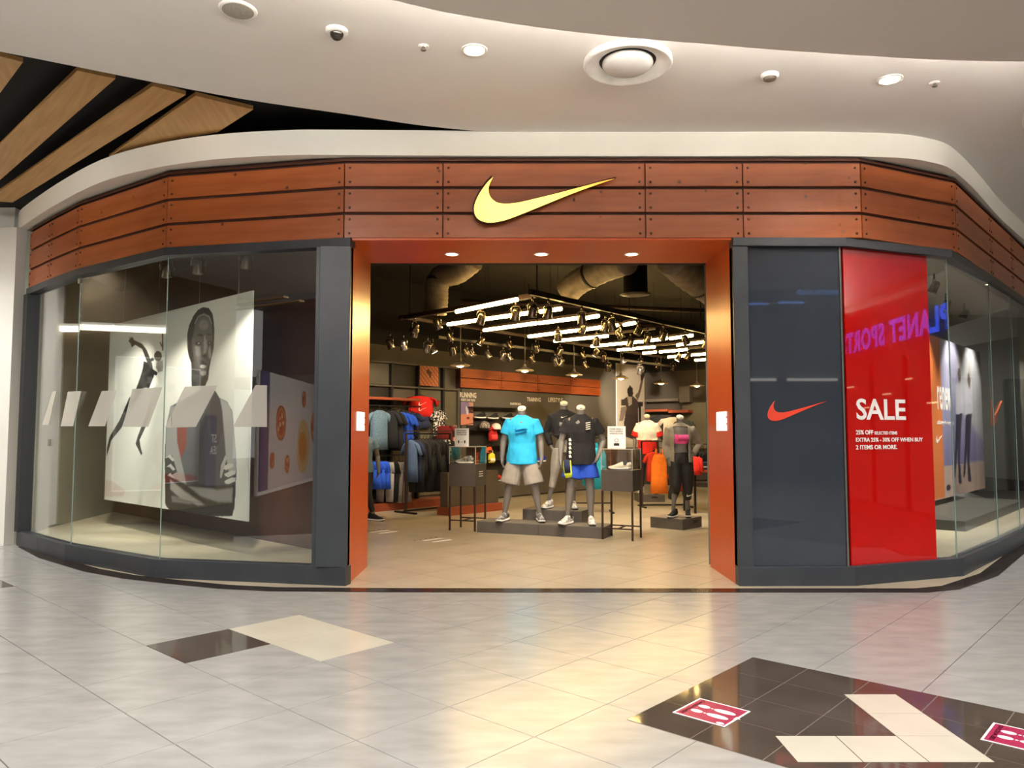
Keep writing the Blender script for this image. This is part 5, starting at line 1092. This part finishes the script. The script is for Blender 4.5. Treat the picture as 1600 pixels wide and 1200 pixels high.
# ------------------------------------------------------------------ mannequins (one continuous headless body each, clothes as children)
def chain(*pts): return [tuple(p) if len(p) == 5 else (*p, p[3]) for p in pts]
def mannequin(label, loc, rz, s, J, female=False):
    t = thing('mannequin', label, 'mannequin', loc, rz); t.scale = (s, s, s)
    w = .86 if female else 1.0
    C = [chain((0, .02, .86, .150*w, .10), (0, .015, .92, .165*w, .115), (0, .005, 1.02, .140*w, .10), (0, -.005, 1.10, .135*w if not female else .105, .092), (0, -.015, 1.24, .172*w, .118), (0, -.005, 1.36, .185*w, .112), (0, .005, 1.42, .15*w, .085), (0, .008, 1.46, .075, .065)),
         chain((0, .01, 1.42, .062, .062), (0, .0, 1.50, .056, .058), (0, -.008, 1.575, .055, .058))]
    if female: C.append(chain((-.075, -.085, 1.26, .06, .05), (.075, -.085, 1.26, .06, .05)))
    for sd_ in ('l', 'r'):
        sh_, el, wr, hd = J['sh'+sd_], J['el'+sd_], J['wr'+sd_], J['hd'+sd_]
        k = .84 if female else 1
        C.append(chain((sh_[0]*.75, sh_[1], sh_[2]+.01, .062*k), (*sh_, .060*k), tuple(Vector(sh_).lerp(Vector(el), .4))+(.053*k,), (*el, .040*k)))
        C.append(chain((*el, .041*k), tuple(Vector(el).lerp(Vector(wr), .3))+(.043*k,), (*wr, .028*k)))
        v = (Vector(hd)-Vector(wr)); d = v.normalized(); side_ = Vector((0, -1, 0)); side_ = (side_-d*side_.dot(d)).normalized(); nrm = d.cross(side_)
        W_ = Vector(wr); pe_ = W_+d*.085
        C.append([(*(W_), .028*k, .026*k), (*(W_+d*.04), .026, .042), (*pe_, .022, .044)] if abs(d.z) > .5 else [(*W_, .028, .028), (*(W_+d*.04), .03, .036), (*pe_, .03, .036)])
        for fi, ln in enumerate((.066, .078, .074, .058)):
            b0 = W_+d*.078+side_*(.033-.022*fi); m0 = b0+d*ln*.55+nrm*(.010 if sd_ == 'r' else -.010); e0 = m0+d*ln*.40+nrm*(.022 if sd_ == 'r' else -.022)
            C.append(chain((*b0, .0115), (*m0, .0105), (*e0, .009)))
        b0 = W_+d*.03+side_*.03; m0 = b0+d*.035+side_*.028; e0 = m0+d*.035+side_*.004; C.append(chain((*b0, .014), (*m0, .012), (*e0, .010)))
        hp, kn, an_ = J['hp'+sd_], J['kn'+sd_], J['an'+sd_]
        C.append(chain((hp[0], hp[1], hp[2]+.02, .095*k), tuple(Vector(hp).lerp(Vector(kn), .3))+(.088*k,), tuple(Vector(hp).lerp(Vector(kn), .75))+(.062*k,), (*kn, .056*k)))
        C.append(chain((*kn, .056*k), tuple(Vector(kn).lerp(Vector(an_), .3)+Vector((0, .015, 0)))+(.058*k,), tuple(Vector(kn).lerp(Vector(an_), .7))+(.040*k,), (*an_, .034*k), (an_[0], an_[1]-.01, max(.03, an_[2]-.05), .036*k)))
    blob('body', C, M_SKIN, t, .0078, 4)
    MB().lathe([(.0, .012), (.050, .010), (.060, .0), (.060, -.022), (0, -.022)], (0, 0, 0), 24).xf(Matrix.Translation((0, -.016, 1.582))@Matrix.Rotation(.62, 4, 'X')).build('neck_cap', M_CAP, t, True)
    return t
def fold(a, k, seed): 
    o = Vector((seed*3.1, seed*1.7, seed*.9)); return lambda c: a*(noise.noise(Vector((c.x*k, c.y*k, c.z*k*.45))+o)+.5*noise.noise(Vector((c.x*k*2.3, c.y*k*2.3, c.z*k))+o))
def tee(t, J, mat, hem=.84, wide=1.0, sl=.55, seed=1, female=False, low=None, voxel=.010, name='t_shirt', keep=None):
    w = wide
    C = [chain((0, .012, hem, .206*w, .168), (0, .01, hem+.10, .200*w, .160), (0, 0, 1.10, .178*w, .130), (0, -.012, 1.24, .190*w, .136), (0, -.006, 1.34, .196*w, .124), (0, .004, 1.41, .172*w, .100), (0, .008, 1.455, .115*w, .080), (0, .008, 1.487, .070, .068))]
    for sd_ in ('l', 'r'):
        a, b = Vector(J['sh'+sd_]), Vector(J['el'+sd_]); e = a.lerp(b, min(sl, 1.0)); m = a.lerp(b, min(sl, 1)*.5)
        ch = [(a.x*.55, a.y, a.z+.012, .060, .070), (a.x*.98, a.y, a.z-.002, .072, .074), (*m, .072, .074), (*e, .080, .080)]
        if sl > 1: wv = Vector(J['wr'+sd_]); f = b.lerp(wv, .5); g_ = b.lerp(wv, .92); ch = [(a.x*.55, a.y, a.z+.012, .060, .070), (a.x*.98, a.y, a.z-.002, .072, .074), (*a.lerp(b, .5), .066, .066), (*b, .060, .060), (*f, .054, .054), (*g_, .042, .042)]
        C.append(ch)
    return blob(name, C, mat, t, voxel, 3, fold(.010, 9, seed), 18, keep)
def legs_cloth(t, J, mat, name, frac, top=.98, r0=.105, r1=.115, seed=2, waist=.150, dis=.008, voxel=.010, calf=None):
    C = [chain((0, .015, top, waist*.95, .104), (0, .015, .92, waist+.012, .116), (0, .018, .84, waist+.018, .122))]
    for sd_ in ('l', 'r'):
        hp, kn, an_ = Vector(J['hp'+sd_]), Vector(J['kn'+sd_]), Vector(J['an'+sd_])
        if frac <= 1: e = hp.lerp(kn, frac); C.append(chain((hp.x, hp.y, hp.z+.02, r0*.76), (*hp.lerp(kn, frac*.5), (r0+r1)/2*.96), (*e, r1)))
        else: e = kn.lerp(an_, frac-1); C.append(chain((hp.x, hp.y, hp.z+.02, r0), (*hp.lerp(kn, .5), r0*.92), (*kn, (calf or r1)*1.05), (*kn.lerp(an_, (frac-1)*.5)+Vector((0, .01, 0)), calf or r1), (*e, r1)))
    return blob(name, C, mat, t, voxel, 3, fold(dis, 10, seed), 18)
def worn_shoes(t, J, up, sole, lace, tl=0, tr=0, s=1.0):
    for sd_, a in (('l', tl), ('r', tr)):
        an_ = J['an'+sd_]; so, uo = sneaker_parts(t, up, sole, lace, (an_[0], an_[1]-.03, 0), a, s); so.parent = uo; so.name = 'sole'; uo.name = 'shoe'
def pose(stance=.2, dy=0, arm=.26, **k):
    J = {}
    for sd_, x in (('l', -1), ('r', 1)):
        J['sh'+sd_] = (x*.185, 0, 1.385); J['el'+sd_] = (x*arm, .03, 1.12); J['wr'+sd_] = (x*(arm+.015), -.03, .88); J['hd'+sd_] = (x*(arm+.0), -.06, .70)
        J['hp'+sd_] = (x*.09, .01, .87); J['kn'+sd_] = (x*(.09+(stance-.09)*.55), -.02, .49); J['an'+sd_] = (x*stance, .02, .085)
    J.update(k); return J
F_CYAN = fab('cyan tee cloth', (38, 166, 214), .8); F_LGREY = fab('light grey shorts cloth', (140, 133, 124)); F_BLKT = fab('charcoal tee cloth', (24, 22, 23), .85); F_BLUES = fab('blue shorts cloth', (28, 70, 176)); F_LEG = fab('grey leggings cloth', (150, 143, 134)); F_WHT = fab('white tee cloth', (232, 222, 208)); F_REDT = fab('red tee cloth', (206, 34, 24)); F_JKT = fab('grey-beige jacket cloth', (140, 130, 116)); F_PINK = fab('pink top cloth', (232, 84, 150)); F_NEON = fab('neon cloth', (206, 226, 60)); F_BPANT = fab('black trousers cloth', (34, 31, 31), .6)
SS = 1.075
# 1: cyan tee
J = pose(.25, arm=.265); m = mannequin('headless mannequin in a bright cyan tee and light grey shorts', (.15, 11.56, .17), rB*.25, SS, J)
o = tee(m, J, F_CYAN, .80, 1.08, .62, 1); legs_cloth(m, J, F_LGREY, 'shorts', .92, .96, .125, .142, 3); worn_shoes(m, J, SH_G, SOLE_W, SH_W, -.35, .25, 1.1)
for k in range(2): MB().vprism([(x*.17-.005, z*.085+1.285-.045*k) for x, z in SWOOSH], -.178, -.130).build('logo', fab('cyan print', (34, 140, 194)), m)
# 2: grey leggings, black long sleeve crop top
J = pose(.16, arm=.25, elr=(.27, .08, 1.14), wrr=(.20, .02, .93), hdr=(.14, .03, .80), ell=(-.27, .08, 1.14), wrl=(-.20, .02, .93), hdl=(-.14, .03, .80), anl=(-.24, .0, .085), knl=(-.15, -.03, .49), anr=(.14, -.02, .085))
m = mannequin('headless woman mannequin in a black long-sleeve crop top and grey leggings', loc_in(pb, rB, .95, .80, .33)+Vector((.16, -.06, 0)), -.05, 1.03, J, True)
tee(m, J, F_BLKT, 1.10, .98, 1.5, 5, name='crop_top'); legs_cloth(m, J, F_LEG, 'leggings', 1.45, 1.02, .094, .050, 6, .122, .002, .009, .056); worn_shoes(m, J, SH_W, SOLE_W, SH_W, -.5, .1, 1.05)
MB().vprism([(x*.09, z*.09+1.37) for x, z in SWOOSH], -.15, -.10).build('logo', M_OFFW, m)
# 3: charcoal tee, blue shorts
J = pose(.19, arm=.265, anr=(.13, .02, .085), knr=(.12, -.02, .49), elr=(.31, .06, 1.12), wrr=(.23, -.06, .92), hdr=(.16, -.12, .79))
m3p = loc_in(pb, rB, 1.58, .20, .17); m = mannequin('headless mannequin in a charcoal tee and blue shorts with neon trim', m3p, -.05, SS, J)
tee(m, J, F_BLKT, .81, 1.05, .58, 8); legs_cloth(m, J, F_BLUES, 'shorts', .66, .97, .128, .140, 9); worn_shoes(m, J, SH_W, SOLE_W, SH_K, -.55, .05, 1.1)
for k in range(4): MB().vprism([(.06, 1.275+.028*k), (.12, 1.285+.028*k), (.12, 1.297+.028*k), (.06, 1.287+.028*k)], -.165, -.11).build('print', M_OFFW, m)
for k in range(5): MB().vprism([(-.165, .90+.055*k), (-.13, .905+.055*k), (-.145, .945+.055*k), (-.170, .935+.055*k)], -.14, -.09).build('print', M_OFFW, m)
MB().sweep([(-.19, -.11, .86, .05, .02), (-.19, -.15, .80, .055, .025), (-.18, -.15, .69, .055, .024), (-.17, -.14, .64, .045, .018)], 14).build('pocket_trim', F_NEON, m, True); MB().sweep([(-.195, -.135, .87, .04, .02), (-.195, -.165, .80, .042, .022), (-.185, -.165, .70, .04, .02)], 14).build('pocket', F_NAVY, m, True)
# 4: red and white
J = pose(.13, arm=.25); m = mannequin('headless mannequin in a white and red tee and black trousers', (2.98, 16.82, .17), -.15, SS, J)
tee(m, J, F_WHT, 1.09, 1.1, .5, 11); C = [chain((0, .012, .80, .200, .138), (0, .01, .95, .196, .136), (0, 0, 1.105, .194, .138))]
blob('red_hem', C, F_REDT, m, .011, 3, fold(.008, 9, 12), 18); 
for sd_ in ('l', 'r'): 
    a, b = Vector(J['sh'+sd_]), Vector(J['el'+sd_]); blob('red_cuff', [chain((*a.lerp(b, .48), .086), (*a.lerp(b, .85), .090))], F_REDT, m, .011, 2)
legs_cloth(m, J, F_BPANT, 'trousers', 1.85, .97, .108, .052, 13, .15, .006, .010, .064); worn_shoes(m, J, SH_W, SOLE_W, SH_W, -.2, .2, 1.1)
# 5: woman, pink top, open jacket, black trousers, hand on the hip
J = pose(.12, arm=.24, elr=(.36, .10, 1.14), wrr=(.20, -.02, .98), hdr=(.12, -.06, .92), ell=(-.23, .05, 1.12), wrl=(-.20, -.02, .90), hdl=(-.19, -.05, .74), knl=(-.11, -.06, .49), anl=(-.14, -.02, .085), anr=(.11, .03, .085))
m = mannequin('headless woman mannequin in a pink top, grey jacket and black trousers', (2.68, 12.17, .17), .12, 1.0, J, True)
blob('sports_top', [chain((0, -.012, 1.16, .128, .108), (0, -.02, 1.24, .16, .122), (0, -.016, 1.29, .160, .114)), chain((-.085, -.10, 1.25, .068, .050), (.085, -.10, 1.25, .068, .050)), chain((-.10, -.09, 1.28, .014), (-.105, -.03, 1.42, .014)), chain((.10, -.09, 1.28, .014), (.105, -.03, 1.42, .014))], F_PINK, m, .009, 2)
jk = tee(m, J, F_JKT, .86, 1.0, 1.5, 15, name='jacket', voxel=.011, keep=lambda c: not (c.y < -.02 and -.135 < c.x < .10 and .8 < c.z < 1.43))
sm_ = jk.modifiers.new('thickness', 'SOLIDIFY'); sm_.thickness = .012; sm_.offset = -1
blob('trousers', [chain((0, .012, 1.02, .120, .105), (0, .015, .92, .175, .128), (0, .018, .84, .170, .126)), *[chain((x*.09, .01, .88, .115), (*Vector((x*.09, 0, .88)).lerp(Vector(J['kn'+q]), .5), .108), (*J['kn'+q], .088), (J['kn'+q][0], .02, .38, .085), (J['an'+q][0], .03, .27, .062)) for q, x in (('l', -1), ('r', 1))]], F_BPANT, m, .010, 3, fold(.013, 9, 16), 18)
MB().vprism([(x*.12+.13, z*.12+.34) for x, z in SWOOSH], -.075, -.03).build('logo', M_OFFW, m); worn_shoes(m, J, SH_K, SOLE_W, SH_K, -.75, -.3, 1.02)
MB().tube([(.17, .10, .0), (.17, .10, .32), (.12, .06, .42)], .008, 8).build('support_rod', M_METAL, m, True)
# 6: mannequin mostly hidden behind the left jamb, one leg forward
J = pose(.12, anr=(.20, -.02, .085), knr=(.10, -.08, .47)); m = mannequin('mannequin mostly hidden behind the left jamb, black trousers and one sneaker showing', (-2.56, 13.1, 0), .25, .98, J)
legs_cloth(m, J, F_BPANT, 'trousers', 1.8, .97, .10, .05, 21, .15, .005, .010, .06); tee(m, J, F_DEN, .84, .95, .5, 22); worn_shoes(m, J, SH_K, SOLE_W, SH_K, 0, .9, 1.12)

# ------------------------------------------------------------------ right rear of the shop
def gy(kind, px, y0, y1, Y, w, rz, mat, label, **k):
    p = PY(px, y0, Y); q = PY(px, y1, Y); return garment(kind, p, rz, w, p.z-q.z, mat, label, **k)
gy('tank', 1030, 701, 771, 15.4, .40, .1, F_ORA, 'bright orange tank top hanging front-on beside the red and white mannequin'); gy('tee', 1021, 706, 752, 15.6, .34, .1, F_COR, 'coral t-shirt behind the orange tank top'); gy('tee', 1056, 735, 768, 15.7, .3, .1, F_COR, 'coral t-shirt seen between the legs of the grey-jacket mannequin')
rr0 = PY(1030, 691, 15.4); rk = thing('clothes_rack', 'black floor rack behind the orange tank top', 'clothes rack', (rr0.x-.35, 15.45, 0), .1); zt = rr0.z+.02
for x in (0, .95): MB().box((x, 0, zt/2), (.03, .03, zt)).build('post', M_BROWNM, rk); MB().box((x, 0, .02), (.04, .55, .03)).build('foot', M_BLACKM, rk)
MB().tube([(0, 0, zt), (.95, 0, zt)], .013, 8).build('rail', M_BLACKM, rk, True); MB().box((.475, 0, .045), (.95, .03, .03)).build('brace', M_BLACKM, rk)
gy('tank', 932, 690, 764, 14.3, .46, TH-.8, F_TEAL, 'teal top hanging behind the charcoal-tee mannequin'); gy('tank', 926, 692, 758, 14.5, .46, TH-.8, F_TEAL, 'teal top partly hidden behind the other teal top')
rr0 = PY(930, 684, 14.4); rk = thing('clothes_rack', 'black floor rack with teal tops behind the charcoal-tee mannequin', 'clothes rack', (rr0.x-.55, 14.42, 0), 0); zt = rr0.z
for x in (0, .85): MB().box((x, 0, zt/2), (.03, .03, zt)).build('post', M_BROWNM, rk); MB().box((x, 0, .02), (.04, .5, .03)).build('foot', M_BLACKM, rk)
MB().tube([(0, 0, zt), (.85, 0, zt)], .013, 8).build('rail', M_BLACKM, rk, True); MB().box((.425, 0, .18), (.85, .02, .02)).build('brace', M_BLACKM, rk)
# table with folded and hung clothes beside the right jamb
tp = PY(1084, 735, 14.2); tbx, tbz = tp.x, tp.z
tt_ = thing('clothes_table', 'dark table with an orange-brown top beside the right jamb', 'table', (tbx, 14.2, 0), .15)
MB().box((.5, .3, tbz-.02), (1.0, .6, .04)).build('table_top', M_ORBASE, tt_, bevel=.003); MB().box((.5, .3, tbz-.22), (.96, .56, .02)).build('shelf', M_FIX, tt_)
for x in (.03, .97):
    for y in (.03, .57): MB().box((x, y, (tbz-.04)/2), (.035, .035, tbz-.04)).build('leg', M_BLACKM, tt_)
for k in range(4):
    o = MB().box((0, 0, 0), (.32, .26, .035)).build('folded_shirt', (F_BLK, F_GRY, F_BLK, F_NAVY)[k], bevel=.012); o.location = (tbx+.30, 14.50, tbz+.0178+.036*k); o.rotation_euler = (0, 0, .15+random.uniform(-.04, .04)); tag(o, ['black folded shirt at the bottom of the stack on the table', 'grey folded shirt second in the stack on the table', 'black folded shirt third in the stack on the table', 'navy folded shirt on top of the stack on the table'][k], 'shirt', 'stack of folded shirts')
gy('long', 1082, 713, 742, 14.0, .34, -.3, F_REDT, 'red top hanging by the hip of the grey-jacket mannequin')
for k in range(4): gy('long', 1087+k*5.5, 703+k*2, 733, 14.9+.05*k, .42, TH-PI/2+.6, F_BLK, 'black top hanging above the clothes table at the right', group='black tops above the clothes table') if False else garment('long', PY(1088+k*5.5, 704+k, 15.0), .9, .4, .36, F_BLK, 'black top hanging above the clothes table, %s from the left' % ORD[k], 'black tops above the clothes table')
zt = PY(1090, 694, 15.0).z; r_ = thing('wall_rail', 'black hanging rail above the clothes table at the right', 'rail', (3.4, 15.05, 0), .0); MB().tube([(0, 0, zt), (1.0, 0, zt)], .013, 8).build('rail', M_BLACKM, r_, True)
for x in (.02, .98): MB().tube([(x, 0, zt), (x, 0, .02)], .013, 8).build('post', M_BLACKM, r_, True); MB().box((x, 0, .02), (.04, .5, .03)).build('foot', M_BLACKM, r_)
# frames on the dark right wall
def rwall(px, py, off=0.0):
    n = Bv; p0 = CR-Bv*off; w = on_plane(px, py, p0, n); return w, (w-p0).dot(-Av)
AN = TH-PI/2
def rbox(name, px0, py0, px1, py1, off, dep, mat, label, cat):
    a, s0 = rwall(px0, py0, off); b, s1 = rwall(px1, py0, off); z0 = rwall(px0, py1, off)[0].z
    o = MB().box(((s1-s0)/2, dep/2, (a.z-z0)/2), (s1-s0, dep, a.z-z0)).build(name, mat); o.location = (a.x, a.y, z0); o.rotation_euler = (0, 0, AN); tag(o, label, cat); return o
rbox('wall_shelf', 1008, 640, 1043, 643.5, .35, .3, M_ORBASE, 'reddish shelf board on the dark right wall, left section', 'shelf'); rbox('wall_shelf', 1044, 641, 1075, 645, .35, .3, M_ORBASE, 'reddish shelf board on the dark right wall, right section', 'shelf')
rbox('wall_panel', 1061, 604, 1077, 629, .25, .2, M_FIX, 'grey box panel high on the dark right wall', 'panel'); rbox('wall_beam', 1008, 624, 1060, 628, .3, .06, M_FIX, 'grey horizontal beam above the reddish shelf', 'beam')
rbox('wall_panel', 1066, 630, 1103, 700, .06, .04, M_OLIVE, 'olive wall panel on the right wall beside the orange jamb', 'panel')
def rg(kind, px, y0, y1, w, mat, label, **k):
    a, s = rwall(px, y0, .3); b, _ = rwall(px, y1, .3); return garment(kind, a, AN+.3, w, a.z-b.z, mat, label, **k)
rg('tee', 1031, 651, 692, .74, F_BLK, 'black t-shirt on the dark right wall between two mannequins'); rg('tee', 1050, 652, 685, .62, F_BEI, 'beige t-shirt on the dark right wall behind the grey-jacket mannequin'); rg('tee', 1068, 656, 690, .5, fab('dark green cloth', (60, 66, 54)), 'dark green t-shirt behind the shoulder of the grey-jacket mannequin')
# spots that light the goods
def shop_spot(loc, tgt, e, ang=45, col=(1, .86, .66)):
    o = lamp('shop_spot_lamp', 'SPOT', loc, e, col, .05, spot=ang, blend=.6); aim(o, tgt)
shop_spot((2.9, 12.6, 3.3), (2.2, 13.6, 0), 420, 75); shop_spot((1.2, 10.0, 3.35), (1.6, 9.9, 0), 160, 80)
shop_spot((-.9, 9.6, 3.3), (.1, 11.6, 1.2), 258, 42); shop_spot((1.6, 9.6, 3.3), (1.0, 11.2, 1.2), 167, 40); shop_spot((.4, 10.2, 3.35), (.6, 12, 1.2), 182, 40)
shop_spot((2.2, 10.4, 3.3), (2.7, 12.2, 1.0), 197, 45); shop_spot((2.3, 15.0, 3.3), (2.98, 16.8, 1.2), 258, 45); shop_spot((-1.2, 12.6, 3.3), (-2.6, 15.0, 1.4), 258, 60); shop_spot((.2, 13.8, 3.3), (-.8, 16.6, 1.4), 258, 60)
shop_spot((1.9, 14.6, 3.3), (.6, 17.5, 1.6), 243, 60); shop_spot((3.0, 17.5, 3.2), (2.2, 20.0, 1.6), 304, 60); shop_spot((4.0, 13.5, 3.3), (4.0, 15.0, .8), 167, 55); shop_spot((4.2, 18.5, 3.2), (5, 21, 1.4), 212, 60)

shop_spot((-2.4, 12.4, 3.3), (-2.9, 14.7, .7), 240, 60); shop_spot((2.6, 17.2, 3.2), (3.45, 21.7, 2.3), 1500, 34); shop_spot((.5, 9.4, 3.35), (.3, 10.2, 0), 176, 95); shop_spot((1.6, 13.0, 3.35), (1.6, 13.6, 0), 176, 100)

# ------------------------------------------------------------------ floor stickers
def floor_sticker(pc, rz, w, h, label):
    t = thing('floor_sticker', label, 'sticker', (pc[0], pc[1], .0042), rz)
    MB().box((0, 0, .0004), (w, h, .0008)).build('white_border', M_WHITEP, t); MB().box((0, 0, .0010), (w-.022, h-.022, .0004)).build('pink_field', pm('pink vinyl', (146, 30, 68), rough=.35), t)
    e = lambda cx, cy, rx, ry: [(cx+rx*math.cos(a), cy+ry*math.sin(a)) for a in np.linspace(0, 2*PI, 20)[:-1]]
    for s in (-1, 1):
        MB().prism(e(.055*w/.3, s*.042, .062, .024), .0012, .0016).build('shoe_print', M_WHITEP, t); MB().prism(e(-.065*w/.3, s*.042, .034, .021), .0012, .0016).build('shoe_print', M_WHITEP, t); MB().prism(e(-.018, s*.042, .007, .006), .0012, .0016).build('shoe_print', M_WHITEP, t)
    MB().prism([(.135, -.022), (.135, .022), (.165, 0)], .0012, .0016).build('arrow', M_WHITEP, t); MB().prism(e(w/2-.04, -h/2+.03, .022, .014), .0012, .0016).build('badge', M_WHITEP, t)
    me = text_mesh('KEEP 1M DISTANCE', .028, M_WHITEP, .0002, .001)
    for v in me.vertices: v.co = (v.co.x, v.co.z, .0014)
    part_mesh('lettering', me, t, (-w/2+.05, -h/2+.03, 0), (0, 0, PI/2))
    return t
c1 = [G(*q) for q in ((1052, 1114), (1093, 1092), (1173, 1113), (1131, 1138))]; pc = sum(c1, Vector())/4
w_, h_ = ((c1[2]-c1[1]).length+(c1[3]-c1[0]).length)/2, ((c1[1]-c1[0]).length+(c1[2]-c1[3]).length)/2; d_ = c1[2]-c1[1]; an = math.atan2(d_.y, d_.x)
floor_sticker(pc, an, w_, h_, 'pink floor sticker with shoe prints at the left corner of the dark inlay')
c2 = [G(*q) for q in ((1532, 1157), (1552, 1130))]; an2 = an; e1 = Vector((math.cos(an2), math.sin(an2), 0)); e2 = Vector((-e1.y, e1.x, 0)); pc2 = (c2[0]+c2[1])/2+e1*w_/2
floor_sticker(pc2, an2, w_, h_, 'pink floor sticker with shoe prints cut by the right photo edge')
# taped footprints on the shop floor
for k, (px, py) in enumerate(((683, 844), (600, 831))):
    g = G(px, py, .004); t = thing('floor_mark', ['white tape mark on the shop floor in front of the left glass case', 'white tape mark on the shop floor beside the left orange jamb'][k], 'floor mark', g, TH)
    for s in (-1, 1): MB().box((0, s*.10, .001), (.34, .05, .002)).build('strip', M_WHITEP, t)
    for q in range(5): MB().box((-.22+.1*q, .22, .001), (.03, .02, .002)).build('dash', M_SLATE_D, t)

bpy.data.scenes.remove(TMP)
